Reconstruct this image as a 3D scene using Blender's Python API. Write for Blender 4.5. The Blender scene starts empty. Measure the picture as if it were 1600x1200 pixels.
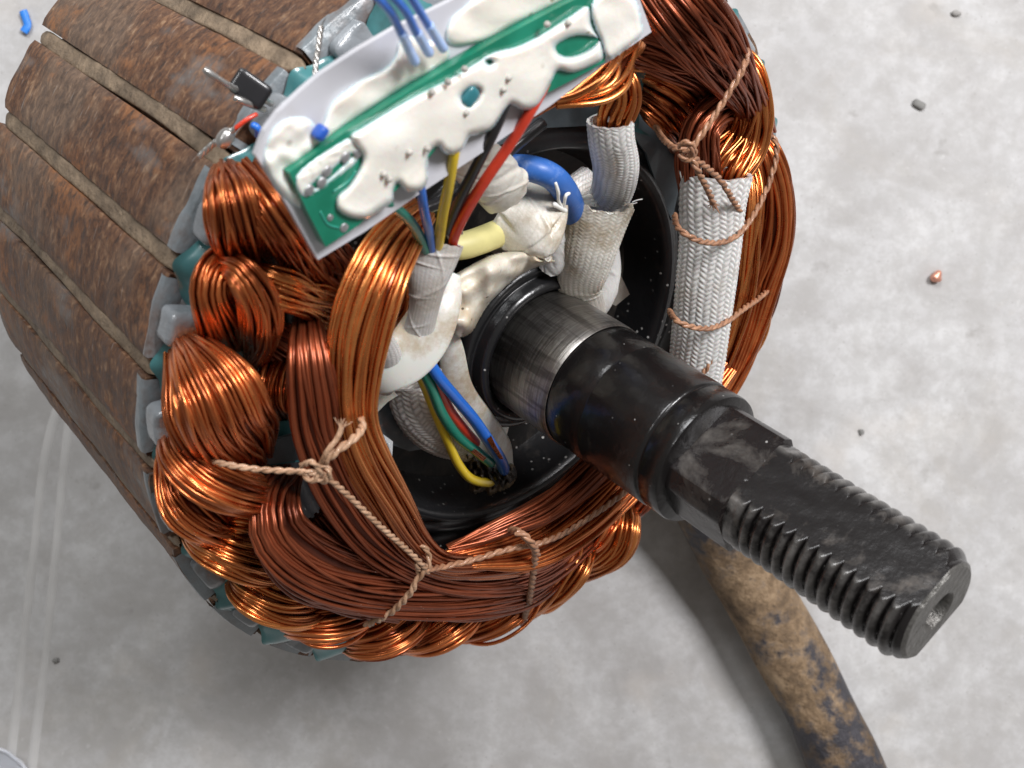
import bpy, math, random
import numpy as np
from mathutils import Matrix, Vector
PI = math.pi

# ---------------------------------------------------------------- frame of the place
# lengths below are in "stator radii" (R = 60 mm); metres = R-units * S
S = 0.06
F = 1660.3
TH, PH = .8846, .6146
CX, CY, DD = 812.1, 527.12, 2.7465          # where the stator's front plane centre stands
LEN = .9913                                  # stack length
NS = 28; DA = 2*PI/NS; A0 = 4.5637           # slots
H = 4.148                                    # camera height over the floor
ax_a = np.array([math.sin(TH)*math.cos(PH), math.sin(TH)*math.sin(PH), -math.cos(TH)])
ax_u = np.array([-math.sin(PH), math.cos(PH), 0.])
ax_v = np.cross(ax_a, ax_u)
CC = DD*np.array([(CX-800)/F, (CY-600)/F, 1.])
CAMM = np.array([-(CC@ax_u), -(CC@ax_v), -(CC@ax_a)])      # camera position in motor axes

# ---------------------------------------------------------------- camera, world, lamps, exposure
scn = bpy.context.scene
COL = scn.collection
cd = bpy.data.cameras.new("camera"); cam = bpy.data.objects.new("camera", cd); COL.objects.link(cam)
cam.location = (0, 0, H*S)
cd.sensor_width = 36; cd.lens = 36*F/1600
cd.clip_start = .002; cd.clip_end = 50
cd.dof.use_dof = True; cd.dof.focus_distance = 2.55*S; cd.dof.aperture_fstop = 42
scn.camera = cam
w = bpy.data.worlds.new("World"); scn.world = w; w.use_nodes = True
bg = w.node_tree.nodes["Background"]
bg.inputs[0].default_value = (1, .95, .89, 1); bg.inputs[1].default_value = .185

def lamp(name, loc, target, size, power, colour, size_y=None):
    l = bpy.data.lights.new(name, 'AREA'); l.shape = 'RECTANGLE'; l.size = size; l.size_y = size_y or size
    l.energy = power; l.color = colour
    o = bpy.data.objects.new(name, l); COL.objects.link(o); o.location = loc
    d = Vector(target)-Vector(loc); o.rotation_euler = d.to_track_quat('-Z', 'Y').to_euler()
    return o
lamp('ceiling_lamp', (.38, .27, .66), (.02, .0, .04), .20, 6.4, (.995, .985, 1))
lamp('window_lamp', (-.12, .48, .60), (.0, .0, .06), .24, 2.9, (.97, .985, 1))
lamp('small_lamp', (-.30, .16, .62), (0, 0, .08), .05, .35, (.97, .985, 1))
scn.view_settings.view_transform = 'Standard'; scn.view_settings.look = 'None'
scn.view_settings.exposure = 0; scn.view_settings.gamma = 1

# ---------------------------------------------------------------- geometry helpers
def wm(V):
    """motor units -> world metres"""
    V = np.asarray(V, float).reshape(-1, 3)
    P = CC + V[:, :1]*ax_u + V[:, 1:2]*ax_v + V[:, 2:3]*ax_a
    return np.stack([P[:, 0], -P[:, 1], H-P[:, 2]], 1)*S

def pm(px, py, h):
    """point on the plane z=h of the motor seen at a given place from the front"""
    d = np.array([(px-800)/F, (py-600)/F, 1.])
    t = ((CC+h*ax_a)@ax_a)/(d@ax_a)
    P = d*t-CC
    return np.array([P@ax_u, P@ax_v, h])

def pfloor(px, py, up=0.):
    """world point over the floor (R-units above it)"""
    t = H-up
    return np.array([(px-800)/F*t, -(py-600)/F*t, up])*S

def w2m(P):
    """world metres -> motor units"""
    P = np.asarray(P, float).reshape(-1, 3)/S
    Q = np.stack([P[:, 0], -P[:, 1], H-P[:, 2]], 1)-CC
    return np.stack([Q@ax_u, Q@ax_v, Q@ax_a], 1)

R3 = np.stack([ax_u*[1, -1, -1], ax_v*[1, -1, -1], ax_a*[1, -1, -1]], 1)
MOTOR = Matrix([[*R3[0], 0], [*R3[1], 0], [*R3[2], 0], [0, 0, 0, 1]])
MOTOR.translation = Vector(wm([0, 0, 0])[0])
MATS = {}

def tag(o, label=None, cat=None, group=None, kind=None):
    if label: o['label'] = label
    if cat: o['category'] = cat
    if group: o['group'] = group
    if kind: o['kind'] = kind
    return o

def empty(name, at, label, cat, group=None, mat=None):
    o = bpy.data.objects.new(name, None); COL.objects.link(o)
    m = mat.copy() if mat is not None else Matrix.Translation(Vector(wm(at)[0]))
    o.matrix_world = m; MATS[o.name] = m; o.empty_display_size = .01
    return tag(o, label, cat, group)

def build(name, VF, mat, parent=None, smooth=True, world=False, auto=None):
    V, Fc = VF[0], VF[1]
    attr = VF[2] if len(VF) > 2 else None
    W = np.asarray(V, float).reshape(-1, 3) if world else wm(V)
    if parent is not None:
        inv = np.array(MATS[parent.name].inverted())
        L = W@inv[:3, :3].T+inv[:3, 3]; m = Matrix.Identity(4)
    else:
        c = W.mean(0); c[2] = W[:, 2].min(); L = W-c; m = Matrix.Translation(Vector(c))
    me = bpy.data.meshes.new(name)
    if isinstance(Fc, np.ndarray) and Fc.ndim == 2:
        n, k = Fc.shape
        me.vertices.add(len(L)); me.vertices.foreach_set('co', L.astype(np.float32).ravel())
        me.loops.add(n*k); me.loops.foreach_set('vertex_index', Fc.astype(np.int32).ravel())
        me.polygons.add(n); me.polygons.foreach_set('loop_start', np.arange(0, n*k, k, dtype=np.int32))
        me.update(calc_edges=True); me.validate()
    else:
        me.from_pydata(L.tolist(), [], [list(map(int, f)) for f in Fc]); me.validate()
    if attr is not None:
        for an, (typ, dat) in attr.items():
            a = me.attributes.new(an, typ, 'POINT')
            a.data.foreach_set('value' if typ == 'FLOAT' else 'vector', np.asarray(dat, np.float32).ravel())
    if smooth:
        me.polygons.foreach_set('use_smooth', np.ones(len(me.polygons), bool))
        if auto is not None: me.set_sharp_from_angle(angle=auto)
    me.materials.append(mat)
    o = bpy.data.objects.new(name, me); COL.objects.link(o)
    if parent is not None: o.parent = parent
    o.matrix_basis = m if parent is None else Matrix.Identity(4)
    MATS[o.name] = (MATS[parent.name] if parent is not None else m)
    return o

def join(parts):
    V, Fs, n, at = [], [], 0, {}
    for p in parts:
        v, f = p[0], p[1]
        V.append(np.asarray(v, float).reshape(-1, 3)); Fs.append(np.asarray(f)+n)
        n += len(V[-1])
        if len(p) > 2:
            for k, (t, d) in p[2].items(): at.setdefault(k, (t, []))[1].append(np.asarray(d, float))
    r = [np.concatenate(V), np.concatenate(Fs)]
    if at: r.append({k: (t, np.concatenate(d)) for k, (t, d) in at.items()})
    return tuple(r)

def grid_faces(n, m, wrap=True, off=0):
    """n rings of m verts"""
    i = np.arange(n-1)[:, None]; j = np.arange(m if wrap else m-1)[None, :]
    a = i*m+j; b = i*m+(j+1) % m
    return np.stack([a, b, b+m, a+m], -1).reshape(-1, 4)+off

def spline(pts, n):
    """Catmull-Rom through rows of pts, n samples, evenly by length of xyz"""
    P = np.asarray(pts, float)
    if len(P) == 2: P = np.stack([P[0], (P[0]+P[1])/2, P[1]])
    Q = np.vstack([2*P[0]-P[1], P, 2*P[-1]-P[-2]])
    out = []
    for i in range(1, len(Q)-2):
        t = np.linspace(0, 1, 24, endpoint=False)[:, None]
        p0, p1, p2, p3 = Q[i-1], Q[i], Q[i+1], Q[i+2]
        out.append(.5*((2*p1)+(p2-p0)*t+(2*p0-5*p1+4*p2-p3)*t*t+(3*p1-p0-3*p2+p3)*t**3))
    out.append(P[-1:]); D = np.vstack(out)
    s = np.r_[0, np.cumsum(np.linalg.norm(np.diff(D[:, :3], axis=0), axis=1))]
    x = np.linspace(0, s[-1], n)
    return np.stack([np.interp(x, s, D[:, k]) for k in range(D.shape[1])], 1), s[-1]

def nrm(a): return a/(np.linalg.norm(a, axis=-1, keepdims=True)+1e-12)

def frames(P, ref=None):
    T = nrm(np.gradient(P, axis=0))
    V = nrm(CAMM-P) if ref is None else np.broadcast_to(np.asarray(ref, float), P.shape)
    B = nrm(np.cross(T, V)); N = nrm(np.cross(B, T))
    return T, B, N

def px2u(P):
    """size of one photo pixel at motor points P"""
    d = DD+P[:, 2]*ax_a[2]+P[:, 1]*ax_v[2]
    return d/F

def tubes(paths, r, m=6, caps=False):
    """paths (k,n,3) arrays -> one mesh of round tubes"""
    paths = np.asarray(paths); k, n, _ = paths.shape
    r = np.broadcast_to(np.asarray(r, float), (k, n)) if np.ndim(r) < 2 else np.asarray(r)
    T = nrm(np.gradient(paths, axis=1)); V = nrm(CAMM-paths)
    B = nrm(np.cross(T, V)); N = np.cross(B, T)
    a = np.linspace(0, 2*PI, m, endpoint=False)+.3
    ring = paths[:, :, None, :]+r[:, :, None, None]*(np.cos(a)[None, None, :, None]*B[:, :, None, :]+np.sin(a)[None, None, :, None]*N[:, :, None, :])
    base = grid_faces(n, m)
    Fs = (base[None]+(np.arange(k)*n*m)[:, None, None]).reshape(-1, 4)
    if caps:
        extra = []
        for q in range(k):
            for e in (0, n-1):
                o = (q*n+e)*m
                for j in range(1, m//2): extra.append([o+j-1 if j > 1 else o, o+j, o+m-1-j+0, o+(m-j) % m])
        # simple quad-strip caps
        Fs = np.vstack([Fs, np.array(extra)])
    return ring.reshape(-1, 3), Fs

def wave(rng, n, amp, k=3):
    x = np.linspace(0, 1, n); y = np.zeros(n)
    for i in range(1, k+1): y += rng.normal()*np.sin(2*PI*(x*i*.7+rng.random()))/i
    return amp*y

RW = 3.2      # copper wire radius in photo pixels
def ctrl(pts, n):
    """(px,py,h,halfwidth px) -> motor points and half widths in units"""
    Q = [list(pm(p[0], p[1], p[2]))+[p[3]] for p in pts]
    D, L = spline(Q, n)
    P = D[:, :3]; return P, D[:, 3]*px2u(P), L

def bundle(pts, seed=0, flat=.5, twist=0., rw=RW, n=36, layers=2, loose=1., span=(-.25, 1.25), dull=None, dens=.93, stray=2):
    """a hank of copper wires laid side by side over an oval section"""
    rng = np.random.default_rng(seed); loose *= 1.15
    P, W, L = ctrl(pts, n)
    T, B, N = frames(P)
    W = W*(1+wave(rng, n, .035, 4)); flat = flat*(1+wave(rng, n, .09, 4))
    u = float(np.mean(px2u(P))); r = rw*u
    out = []
    x = np.linspace(0, 1, n)
    for l in range(layers):
        k = 1-(l*1.6*r/max(W.max(), 4*r))
        if k <= .15: break
        Wm = np.maximum(W-(l+.6)*r*1.0, r*.8); 
        tm = np.maximum(flat*W-(l+.6)*r*1.0, r*.3)
        per = PI*(3*(Wm.max()+tm.max())-math.sqrt((3*Wm.max()+tm.max())*(Wm.max()+3*tm.max())))
        frac = span[1]-span[0]
        cnt = max(3, int(per*frac/2/(2*r)*dens))
        # angles spaced evenly by arc length of the widest ellipse
        aa = np.linspace(span[0]*PI, span[1]*PI, 400)
        ds = np.hypot(Wm.max()*np.sin(aa), tm.max()*np.cos(aa)); cs = np.r_[0, np.cumsum(ds[1:])]
        ph = np.interp(np.linspace(0, cs[-1], cnt), cs, aa)
        sp = frac*PI/cnt
        for i in range(cnt):
            f = ph[i]+twist*(x-.5)+wave(rng, n, .42*sp*loose)+rng.normal()*.15*sp
            rad = 1+0*x
            lift = wave(rng, n, .42*r*loose)+rng.normal()*.35*r*loose+(r*1.1*loose*np.exp(-((x-rng.random())/.2)**2) if rng.random() < .2 else 0)
            side = wave(rng, n, .65*r*loose)
            out.append(P+B*(Wm*np.cos(f)+side)[:, None]+N*(tm*np.sin(f)+lift)[:, None])
    for i in range(stray):
        f = PI*rng.uniform(.15, .85)+rng.choice([-1, 1])*rng.uniform(.35, .95)*(x-.5)+wave(rng, n, .10)
        f = np.clip(f, .05, PI-.05); up_ = r*(.9+.7*np.sin(PI*x))+wave(rng, n, .3*r)
        out.append(P+B*((np.maximum(W-.4*r, r))*np.cos(f))[:, None]+N*(np.maximum(flat*W-.4*r, .5*r)*np.sin(f)+up_)[:, None])
    R = np.full((len(out), n), r)*(1+rng.normal(size=(len(out), 1))*.04)
    V, Fs = tubes(out, R, 6)
    shade = np.repeat(rng.random(len(out)), n*6)
    dl = np.zeros(n) if dull is None else np.clip((x-dull[0])/(dull[1]-dull[0]), 0, 1)  # browning along the hank: shade painted into the copper colour
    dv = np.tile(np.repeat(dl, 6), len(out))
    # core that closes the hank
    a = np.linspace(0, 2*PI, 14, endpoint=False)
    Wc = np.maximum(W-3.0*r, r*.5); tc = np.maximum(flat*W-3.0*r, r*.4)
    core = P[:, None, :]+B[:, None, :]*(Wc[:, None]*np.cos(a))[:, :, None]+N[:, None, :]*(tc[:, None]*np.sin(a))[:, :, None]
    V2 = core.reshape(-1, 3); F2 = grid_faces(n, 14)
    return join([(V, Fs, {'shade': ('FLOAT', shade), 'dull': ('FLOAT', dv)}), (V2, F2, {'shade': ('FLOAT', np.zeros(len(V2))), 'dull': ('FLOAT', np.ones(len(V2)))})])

def cord(pts, r=5.2, n=None, seed=0, pitch=3.4, strands=2, end_fray=0):
    """twisted lacing cord through (px,py,h) points, r in photo pixels"""
    Q = [list(pm(*p[:3]))+[p[3] if len(p) > 3 else 1.] for p in pts]
    D, L = spline(Q, 200); u = float(np.mean(px2u(D[:, :3]))); ru = r*u
    n = n or max(24, int(L/(ru*.8)))
    D, L = spline(Q, n); P = D[:, :3]; T, B, N = frames(P)
    turns = L/(ru*pitch*2); out = []; rng = np.random.default_rng(seed)
    x = np.linspace(0, 1, n)
    sc = D[:, 3]
    for k in range(strands):
        f = 2*PI*(turns*x+k/strands)+wave(rng, n, .3)
        out.append(P+(B*np.cos(f)[:, None]+N*np.sin(f)[:, None])*(ru*.46*sc)[:, None])
    V, Fs = tubes(out, np.tile(ru*.62*sc, (strands, 1)), 8)
    res = [(V, Fs)]
    if end_fray:
        e = P[-1]; t = T[-1]; hair = []
        for k in range(end_fray):
            d = nrm(t+rng.normal(size=3)*.35); l = ru*rng.uniform(2, 4.5)
            s = np.linspace(0, 1, 5)[:, None]
            hair.append(P[-2]+rng.normal(size=3)*ru*.25+d*l*s+rng.normal(size=3)*ru*.5*s*s)
        res.append(tubes(hair, ru*.16, 5))
    return join(res)

def wire(pts, r, n=40, m=14, rough=0, seed=0):
    """insulated wire through (px,py,h); r in photo pixels, round ended"""
    Q = [list(pm(*p[:3]))+[p[3] if len(p) > 3 else 1.] for p in pts]
    D, L = spline(Q, n); P = D[:, :3]; u = px2u(P)
    R = r*u*D[:, 3]; R = R.copy(); R[0] *= .05; R[-1] *= .05
    P = P.copy(); e = float(r*u.mean())*.5
    P = np.vstack([P[:1], P[:1]+nrm(P[1]-P[0])*e*.3, P[1:-1], P[-1:]-nrm(P[-1]-P[-2])*e*.3, P[-1:]])
    R = np.r_[R[0], r*u[0]*D[0, 3]*.85, R[1:-1], r*u[-1]*D[-1, 3]*.85, R[-1]]
    if rough:
        R = R*(1+wave(np.random.default_rng(seed), len(R), rough, 6))
    return tubes([P], R[None], m)

def sleeve(pts, flat=.6, nb=14, pitch=1.0, amp=.06, n=170, m=112, seed=0, flare=0., ragged=1.0, wall=.12, con=1., crease=0.):
    """braided tube; (px,py,h,halfwidth px).  nb strands each way"""
    rng = np.random.default_rng(seed)
    P, W, L = ctrl(pts, n); T, B, N = frames(P)
    a = np.linspace(0, 2*PI, m, endpoint=False)
    x = np.linspace(0, 1, n)[:, None]
    s = x*L/float(W.mean())
    A = a[None, :]
    nc = 2*round(nb*.72)
    U = A*nc/(2*PI)+.25*np.sin(s*1.7+seed)*.4; fu = U % 1; par = np.where(np.floor(U) % 2 == 0, 1., -1.)
    pp = pitch*.62*2*PI/nc
    phz = s/pp+par*(fu-.5)*.9+.5*(par > 0)+.06*np.sin(U*1.3)+.25*np.sin(s*.9+seed)*np.sin(A*2+seed)+.12*np.sin(s*5+A*3)
    hh = np.abs(np.sin(PI*phz))**.55*np.clip(np.sin(PI*fu), 0, 1)**.4
    rad = 1+amp*(hh-.6)
    for _ in range(3):
        rad = rad+.018*np.sin(A*rng.integers(1, 4)+rng.random()*6+x*rng.uniform(3, 9))
    if crease:
        for i in range(9):
            x0, a0_, sl = rng.random(), rng.uniform(.2, 2.9), rng.normal()*.9
            dd = (x-x0)*L/float(W.mean())+sl*(A-a0_)
            rad = rad+crease*rng.choice([-1, 1])*np.exp(-(dd/rng.uniform(.05, .16))**2)*np.exp(-((A-a0_)/rng.uniform(.5, 1.2))**2)
    V = P[:, None, :]+B[:, None, :]*(W[:, None]*np.cos(A)*rad)[:, :, None]+N[:, None, :]*(W[:, None]*flat*np.sin(A)*rad)[:, :, None]
    # ragged cut ends
    rg = sum(rng.normal()*np.sin(a*k+rng.random()*6) for k in (1, 2, 5, 9, 14))*.022*ragged
    V[0] -= T[0]*(rg*W[0])[:, None]; V[-1] += T[-1]*(rg*W[-1])[:, None]
    Vo = V.reshape(-1, 3); Fo = grid_faces(n, m)
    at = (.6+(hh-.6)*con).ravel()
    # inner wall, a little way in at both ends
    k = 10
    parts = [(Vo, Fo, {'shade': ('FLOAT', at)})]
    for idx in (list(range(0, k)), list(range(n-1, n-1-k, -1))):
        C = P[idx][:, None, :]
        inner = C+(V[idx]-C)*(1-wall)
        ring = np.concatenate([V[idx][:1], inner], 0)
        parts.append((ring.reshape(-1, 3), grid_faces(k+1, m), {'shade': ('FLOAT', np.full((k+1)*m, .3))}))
    return join(parts)

def lathe(prof, m=128, disp=None, z0=None):
    """prof rows (r,z) in motor axes"""
    pr = np.asarray(prof, float); a = np.linspace(0, 2*PI, m, endpoint=False)
    V = np.stack([pr[:, :1]*np.cos(a), pr[:, :1]*np.sin(a), np.repeat(pr[:, 1:2], m, 1)], -1)
    if disp is not None: V = disp(V)
    return V.reshape(-1, 3), grid_faces(len(pr), m)

def rbox(c, ex, ey, ez, hx, hy, hz, k=.35, m=4):
    """rounded box: centre, three unit axes, half sizes"""
    # cube sphere pushed to a superellipsoid
    V, Fs = [], []
    g = np.linspace(-1, 1, 2*m+1); n = len(g); base = 0
    for axd in range(3):
        for sg in (-1, 1):
            U, W_ = np.meshgrid(g, g, indexing='ij')
            P = np.zeros((n, n, 3)); P[..., axd] = sg; P[..., (axd+1) % 3] = U; P[..., (axd+2) % 3] = W_
            V.append(P.reshape(-1, 3)); f = grid_faces(n, n, wrap=False, off=base)
            if sg < 0: f = f[:, ::-1]
            Fs.append(f); base += n*n
    V = np.concatenate(V)
    inner = np.clip(V, -(1-k), 1-k); d = V-inner
    V = inner+nrm(d)*k
    V, inv = np.unique(np.round(V, 5), axis=0, return_inverse=True); Fs = inv.ravel()[np.concatenate(Fs)]
    fn = np.cross(V[Fs[:, 2]]-V[Fs[:, 0]], V[Fs[:, 3]]-V[Fs[:, 1]])
    flip = (fn*V[Fs].mean(1)).sum(1) < 0; Fs[flip] = Fs[flip][:, ::-1]
    V = V*[hx, hy, hz]
    return np.asarray(c)+V[:, :1]*ex+V[:, 1:2]*ey+V[:, 2:]*ez, Fs

def poly_dist(px, py, poly):
    """signed distance (inside > 0) of grid points to polygon, photo pixels"""
    poly = np.asarray(poly, float); n = len(poly)
    d = np.full(px.shape, 1e9); ins = np.zeros(px.shape, bool)
    for i in range(n):
        a, b = poly[i], poly[(i+1) % n]
        e = b-a; wx, wy = px-a[0], py-a[1]
        t = np.clip((wx*e[0]+wy*e[1])/(e@e+1e-9), 0, 1)
        d = np.minimum(d, np.hypot(wx-e[0]*t, wy-e[1]*t))
        c = ((a[1] > py) != (b[1] > py)) & (px < (b[0]-a[0])*(py-a[1])/(b[1]-a[1]+1e-12)+a[0])
        ins ^= c
    return np.where(ins, d, -d)

def smooth_poly(poly, n=8):
    P = np.asarray(poly, float); k = len(P); out = []
    for i in range(k):
        p0, p1, p2, p3 = P[i-1], P[i], P[(i+1) % k], P[(i+2) % k]
        for t in np.linspace(0, 1, n, endpoint=False):
            out.append(.5*((2*p1)+(p2-p0)*t+(2*p0-5*p1+4*p2-p3)*t*t+(3*p1-p0-3*p2+p3)*t**3))
    return np.array(out)

def snoise(X, Y, rng, scale, k=6):
    z = np.zeros_like(X)
    for i in range(k):
        an = rng.random()*2*PI; fr = rng.uniform(.6, 1.6)/scale
        z += np.sin(2*PI*fr*(X*np.cos(an)+Y*np.sin(an))+rng.random()*6.3)
    return z/k

def blob(poly, h0, thick, edge, step=3, seed=0, lump=.35, holes=(), hfun=None, lscale=45):
    """a poured, round-edged mass of glue over the plane z=h0"""
    rng = np.random.default_rng(seed)
    sp = smooth_poly(poly)
    x0, y0 = sp.min(0)-step*2; x1, y1 = sp.max(0)+step*2
    X, Y = np.meshgrid(np.arange(x0, x1, step), np.arange(y0, y1, step), indexing='ij')
    d = poly_dist(X, Y, sp)
    for hl in holes: d = np.minimum(d, -poly_dist(X, Y, smooth_poly(hl)))
    t = np.clip(d/edge, 0, 1); prof = np.sqrt(1-(1-t)**2)
    z = thick*prof*(1+lump*snoise(X, Y, rng, lscale)+lump*.35*snoise(X, Y, rng, lscale*.85))
    z = np.where(d < 0, np.maximum(d, -2*step)*thick*.10, z)
    if hfun is not None: base = hfun(X, Y)
    else: base = h0
    Hh = base+z
    n, m = X.shape
    dx, dy = (X-800)/F, (Y-600)/F
    den = dx*ax_a[0]+dy*ax_a[1]+ax_a[2]
    bh = base*np.ones_like(X)
    # pin outline where it is seen: unproject at base height, then raise along the motor axis
    t_ = (CC@ax_a+Hh)/den
    Px, Py, Pz = dx*t_-CC[0], dy*t_-CC[1], t_-CC[2]
    V = np.stack([Px*ax_u[0]+Py*ax_u[1]+Pz*ax_u[2], Px*ax_v[0]+Py*ax_v[1]+Pz*ax_v[2], Hh], -1)
    i, j = np.meshgrid(np.arange(n-1), np.arange(m-1), indexing='ij')
    dm = np.maximum.reduce([d[:-1, :-1], d[1:, :-1], d[:-1, 1:], d[1:, 1:]])
    ok = dm > 0
    a = (i*m+j)[ok]; Fs = np.stack([a, a+m, a+m+1, a+1], -1)
    used = np.unique(Fs); re = np.full(n*m, -1); re[used] = np.arange(len(used))
    return V.reshape(-1, 3)[used], re[Fs], {'shade': ('FLOAT', np.clip(np.where(d < 0, 0, prof)*(1+.3*snoise(X, Y, rng, 30)), 0, 1).ravel()[used])}

def plate(poly, h0, thick, hfun=None, sub=1):
    """flat sheet of real thickness with the outline poly (px)"""
    P = np.asarray(poly, float)
    hs = [hfun(x, y) if hfun else h0 for x, y in P]
    top = np.array([pm(x, y, h) for (x, y), h in zip(P, hs)])
    bot = top-[0, 0, thick]; n = len(P)
    Fs = [list(range(n)), list(range(2*n-1, n-1, -1))]+[[i, n+i, n+(i+1) % n, (i+1) % n] for i in range(n)]
    return np.vstack([top, bot]), Fs

# ---------------------------------------------------------------- materials
class M:
    def __init__(s, name):
        s.m = bpy.data.materials.new(name); s.m.use_nodes = True
        s.t = s.m.node_tree; s.n = s.t.nodes; s.b = s.n['Principled BSDF']
        s.tc = s.n.new('ShaderNodeTexCoord')
        s.co = s.tc.outputs['Object']; s._map = {}
    def set(s, **k):
        names = dict(col='Base Color', met='Metallic', ro='Roughness', tr='Transmission Weight', ior='IOR', al='Alpha', coat='Coat Weight', cro='Coat Roughness', sp='Specular IOR Level', sss='Subsurface Weight', an='Anisotropic')
        for a, v in k.items():
            i = s.b.inputs[names[a]]
            if isinstance(v, (tuple, list)): i.default_value = (*v, 1)
            elif isinstance(v, (int, float)): i.default_value = v
            else: s.t.links.new(v, i)
        return s
    def frame(s, obj): s.tc.object = obj; return s
    def coord(s, scale):
        key = tuple(scale) if isinstance(scale, (tuple, list)) else (scale,)*3
        if key not in s._map:
            m = s.n.new('ShaderNodeMapping'); m.inputs['Scale'].default_value = [k/S for k in key]
            s.t.links.new(s.co, m.inputs[0]); s._map[key] = m.outputs[0]
        return s._map[key]
    def noise(s, scale, detail=4, rough=.55, dist=0., stretch=(1, 1, 1)):
        k = s.n.new('ShaderNodeTexNoise'); k.inputs['Scale'].default_value = scale; k.inputs['Detail'].default_value = detail
        k.inputs['Roughness'].default_value = rough; k.inputs['Distortion'].default_value = dist
        s.t.links.new(s.coord(stretch), k.inputs['Vector']); return k.outputs[0]
    def voro(s, scale, feature='F1', stretch=(1, 1, 1)):
        k = s.n.new('ShaderNodeTexVoronoi'); k.inputs['Scale'].default_value = scale; k.feature = feature
        s.t.links.new(s.coord(stretch), k.inputs['Vector']); return k.outputs['Distance']
    def ramp(s, fac, stops, interp='LINEAR'):
        k = s.n.new('ShaderNodeValToRGB'); k.color_ramp.interpolation = interp
        e = k.color_ramp.elements
        while len(e) < len(stops): e.new(.5)
        for q, (p, c) in zip(e, stops):
            q.position = p; q.color = (c, c, c, 1) if isinstance(c, (int, float)) else (*c, 1)
        s.t.links.new(fac, k.inputs[0]); return k.outputs[0]
    def mix(s, fac, a, b, mode='MIX'):
        k = s.n.new('ShaderNodeMix'); k.data_type = 'RGBA'; k.blend_type = mode
        for v, i in ((fac, 0), (a, 6), (b, 7)):
            if isinstance(v, (int, float)): k.inputs[i].default_value = v if i == 0 else (v, v, v, 1)
            elif isinstance(v, (tuple, list)): k.inputs[i].default_value = (*v, 1)
            else: s.t.links.new(v, k.inputs[i])
        return k.outputs[2]
    def math(s, op, a, b=0.):
        k = s.n.new('ShaderNodeMath'); k.operation = op
        for v, i in ((a, 0), (b, 1)):
            if isinstance(v, (int, float)): k.inputs[i].default_value = v
            else: s.t.links.new(v, k.inputs[i])
        return k.outputs[0]
    def attr(s, name):
        k = s.n.new('ShaderNodeAttribute'); k.attribute_name = name; return k.outputs['Fac']
    def bump(s, h, dist=.01, strength=1.):
        k = s.n.new('ShaderNodeBump'); k.inputs['Distance'].default_value = dist*S; k.inputs['Strength'].default_value = strength
        s.t.links.new(h, k.inputs['Height']); s.t.links.new(k.outputs[0], s.b.inputs['Normal']); return s
    def specks(s, col, base, scale=60, size=.09, cl=None):
        """scattered dust grains"""
        v = s.voro(scale); f = s.ramp(v, [(0, 1.), (size, 1.), (size+.03, 0.)])
        n = s.ramp(s.noise(6, 3), [(.45, 0.), (.6, 1.)])
        return s.mix(s.math('MULTIPLY', f, n), base, col)

stator = empty('motor_stator', None, 'rusty cylindrical motor stator core packed with hanks of copper wire', 'motor stator', mat=MOTOR)

def m_copper(name, c1, c2, met, r1, r2):
    k = M(name).frame(stator)
    sh = k.attr('shade'); n = k.noise(7, 3); n2 = k.noise(40, 3)
    f = k.math('ADD', k.math('MULTIPLY', sh, .45), k.math('MULTIPLY', n, .75))
    c = k.ramp(f, [(.28, c1), (.78, c2)])
    d = k.ramp(k.noise(22, 5, .7), [(.60, 0.), (.78, 1.)])
    c = k.mix(k.math('MULTIPLY', d, .45), c, (.05, .018, .010))
    c = k.specks((.55, .42, .33), c, 70, .07)
    c = k.mix(k.math('MULTIPLY', k.attr('dull'), .8), c, k.mix(k.math('MULTIPLY', sh, 1.), (.14, .032, .015), (.34, .085, .036)))  # painted shade, browner where dull is set
    k.set(col=c, met=met, ro=k.ramp(n2, [(.3, r1), (.75, r2)]), coat=.22, cro=.2)
    return k.m
COPPER = m_copper('bright_copper', (.30, .066, .020), (.78, .235, .070), .90, .24, .40)
COPPER_D = m_copper('dull_copper', (.14, .034, .015), (.36, .092, .037), .78, .31, .47)
COPPER_G = m_copper('golden_copper', (.36, .088, .022), (.86, .32, .095), .93, .22, .36)

def m_plain(name, col, ro=.45, var=.25, met=0., coat=0., sc=14, dirt=None, dirt_amt=.5, bump=.0, sp=.5, sss=0., frame=True, dsc=8, dlo=.5):
    k = M(name).frame(stator) if frame else M(name)
    n = k.noise(sc, 4)
    c = k.mix(k.ramp(n, [(.3, 0.), (.7, 1.)]), tuple(x*(1-var) for x in col), tuple(min(1, x*(1+var*.6)) for x in col))
    if dirt: c = k.mix(k.math('MULTIPLY', k.ramp(k.noise(dsc, 6, .65), [(dlo, 0.), (dlo+.2, 1.)]), dirt_amt), c, dirt)
    k.set(col=c, ro=ro, met=met, coat=coat, sp=sp)
    if sss: k.set(sss=sss); k.b.inputs['Subsurface Scale'].default_value = .0008
    if bump: k.bump(k.noise(sc*3, 5), bump)
    return k.m

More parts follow.
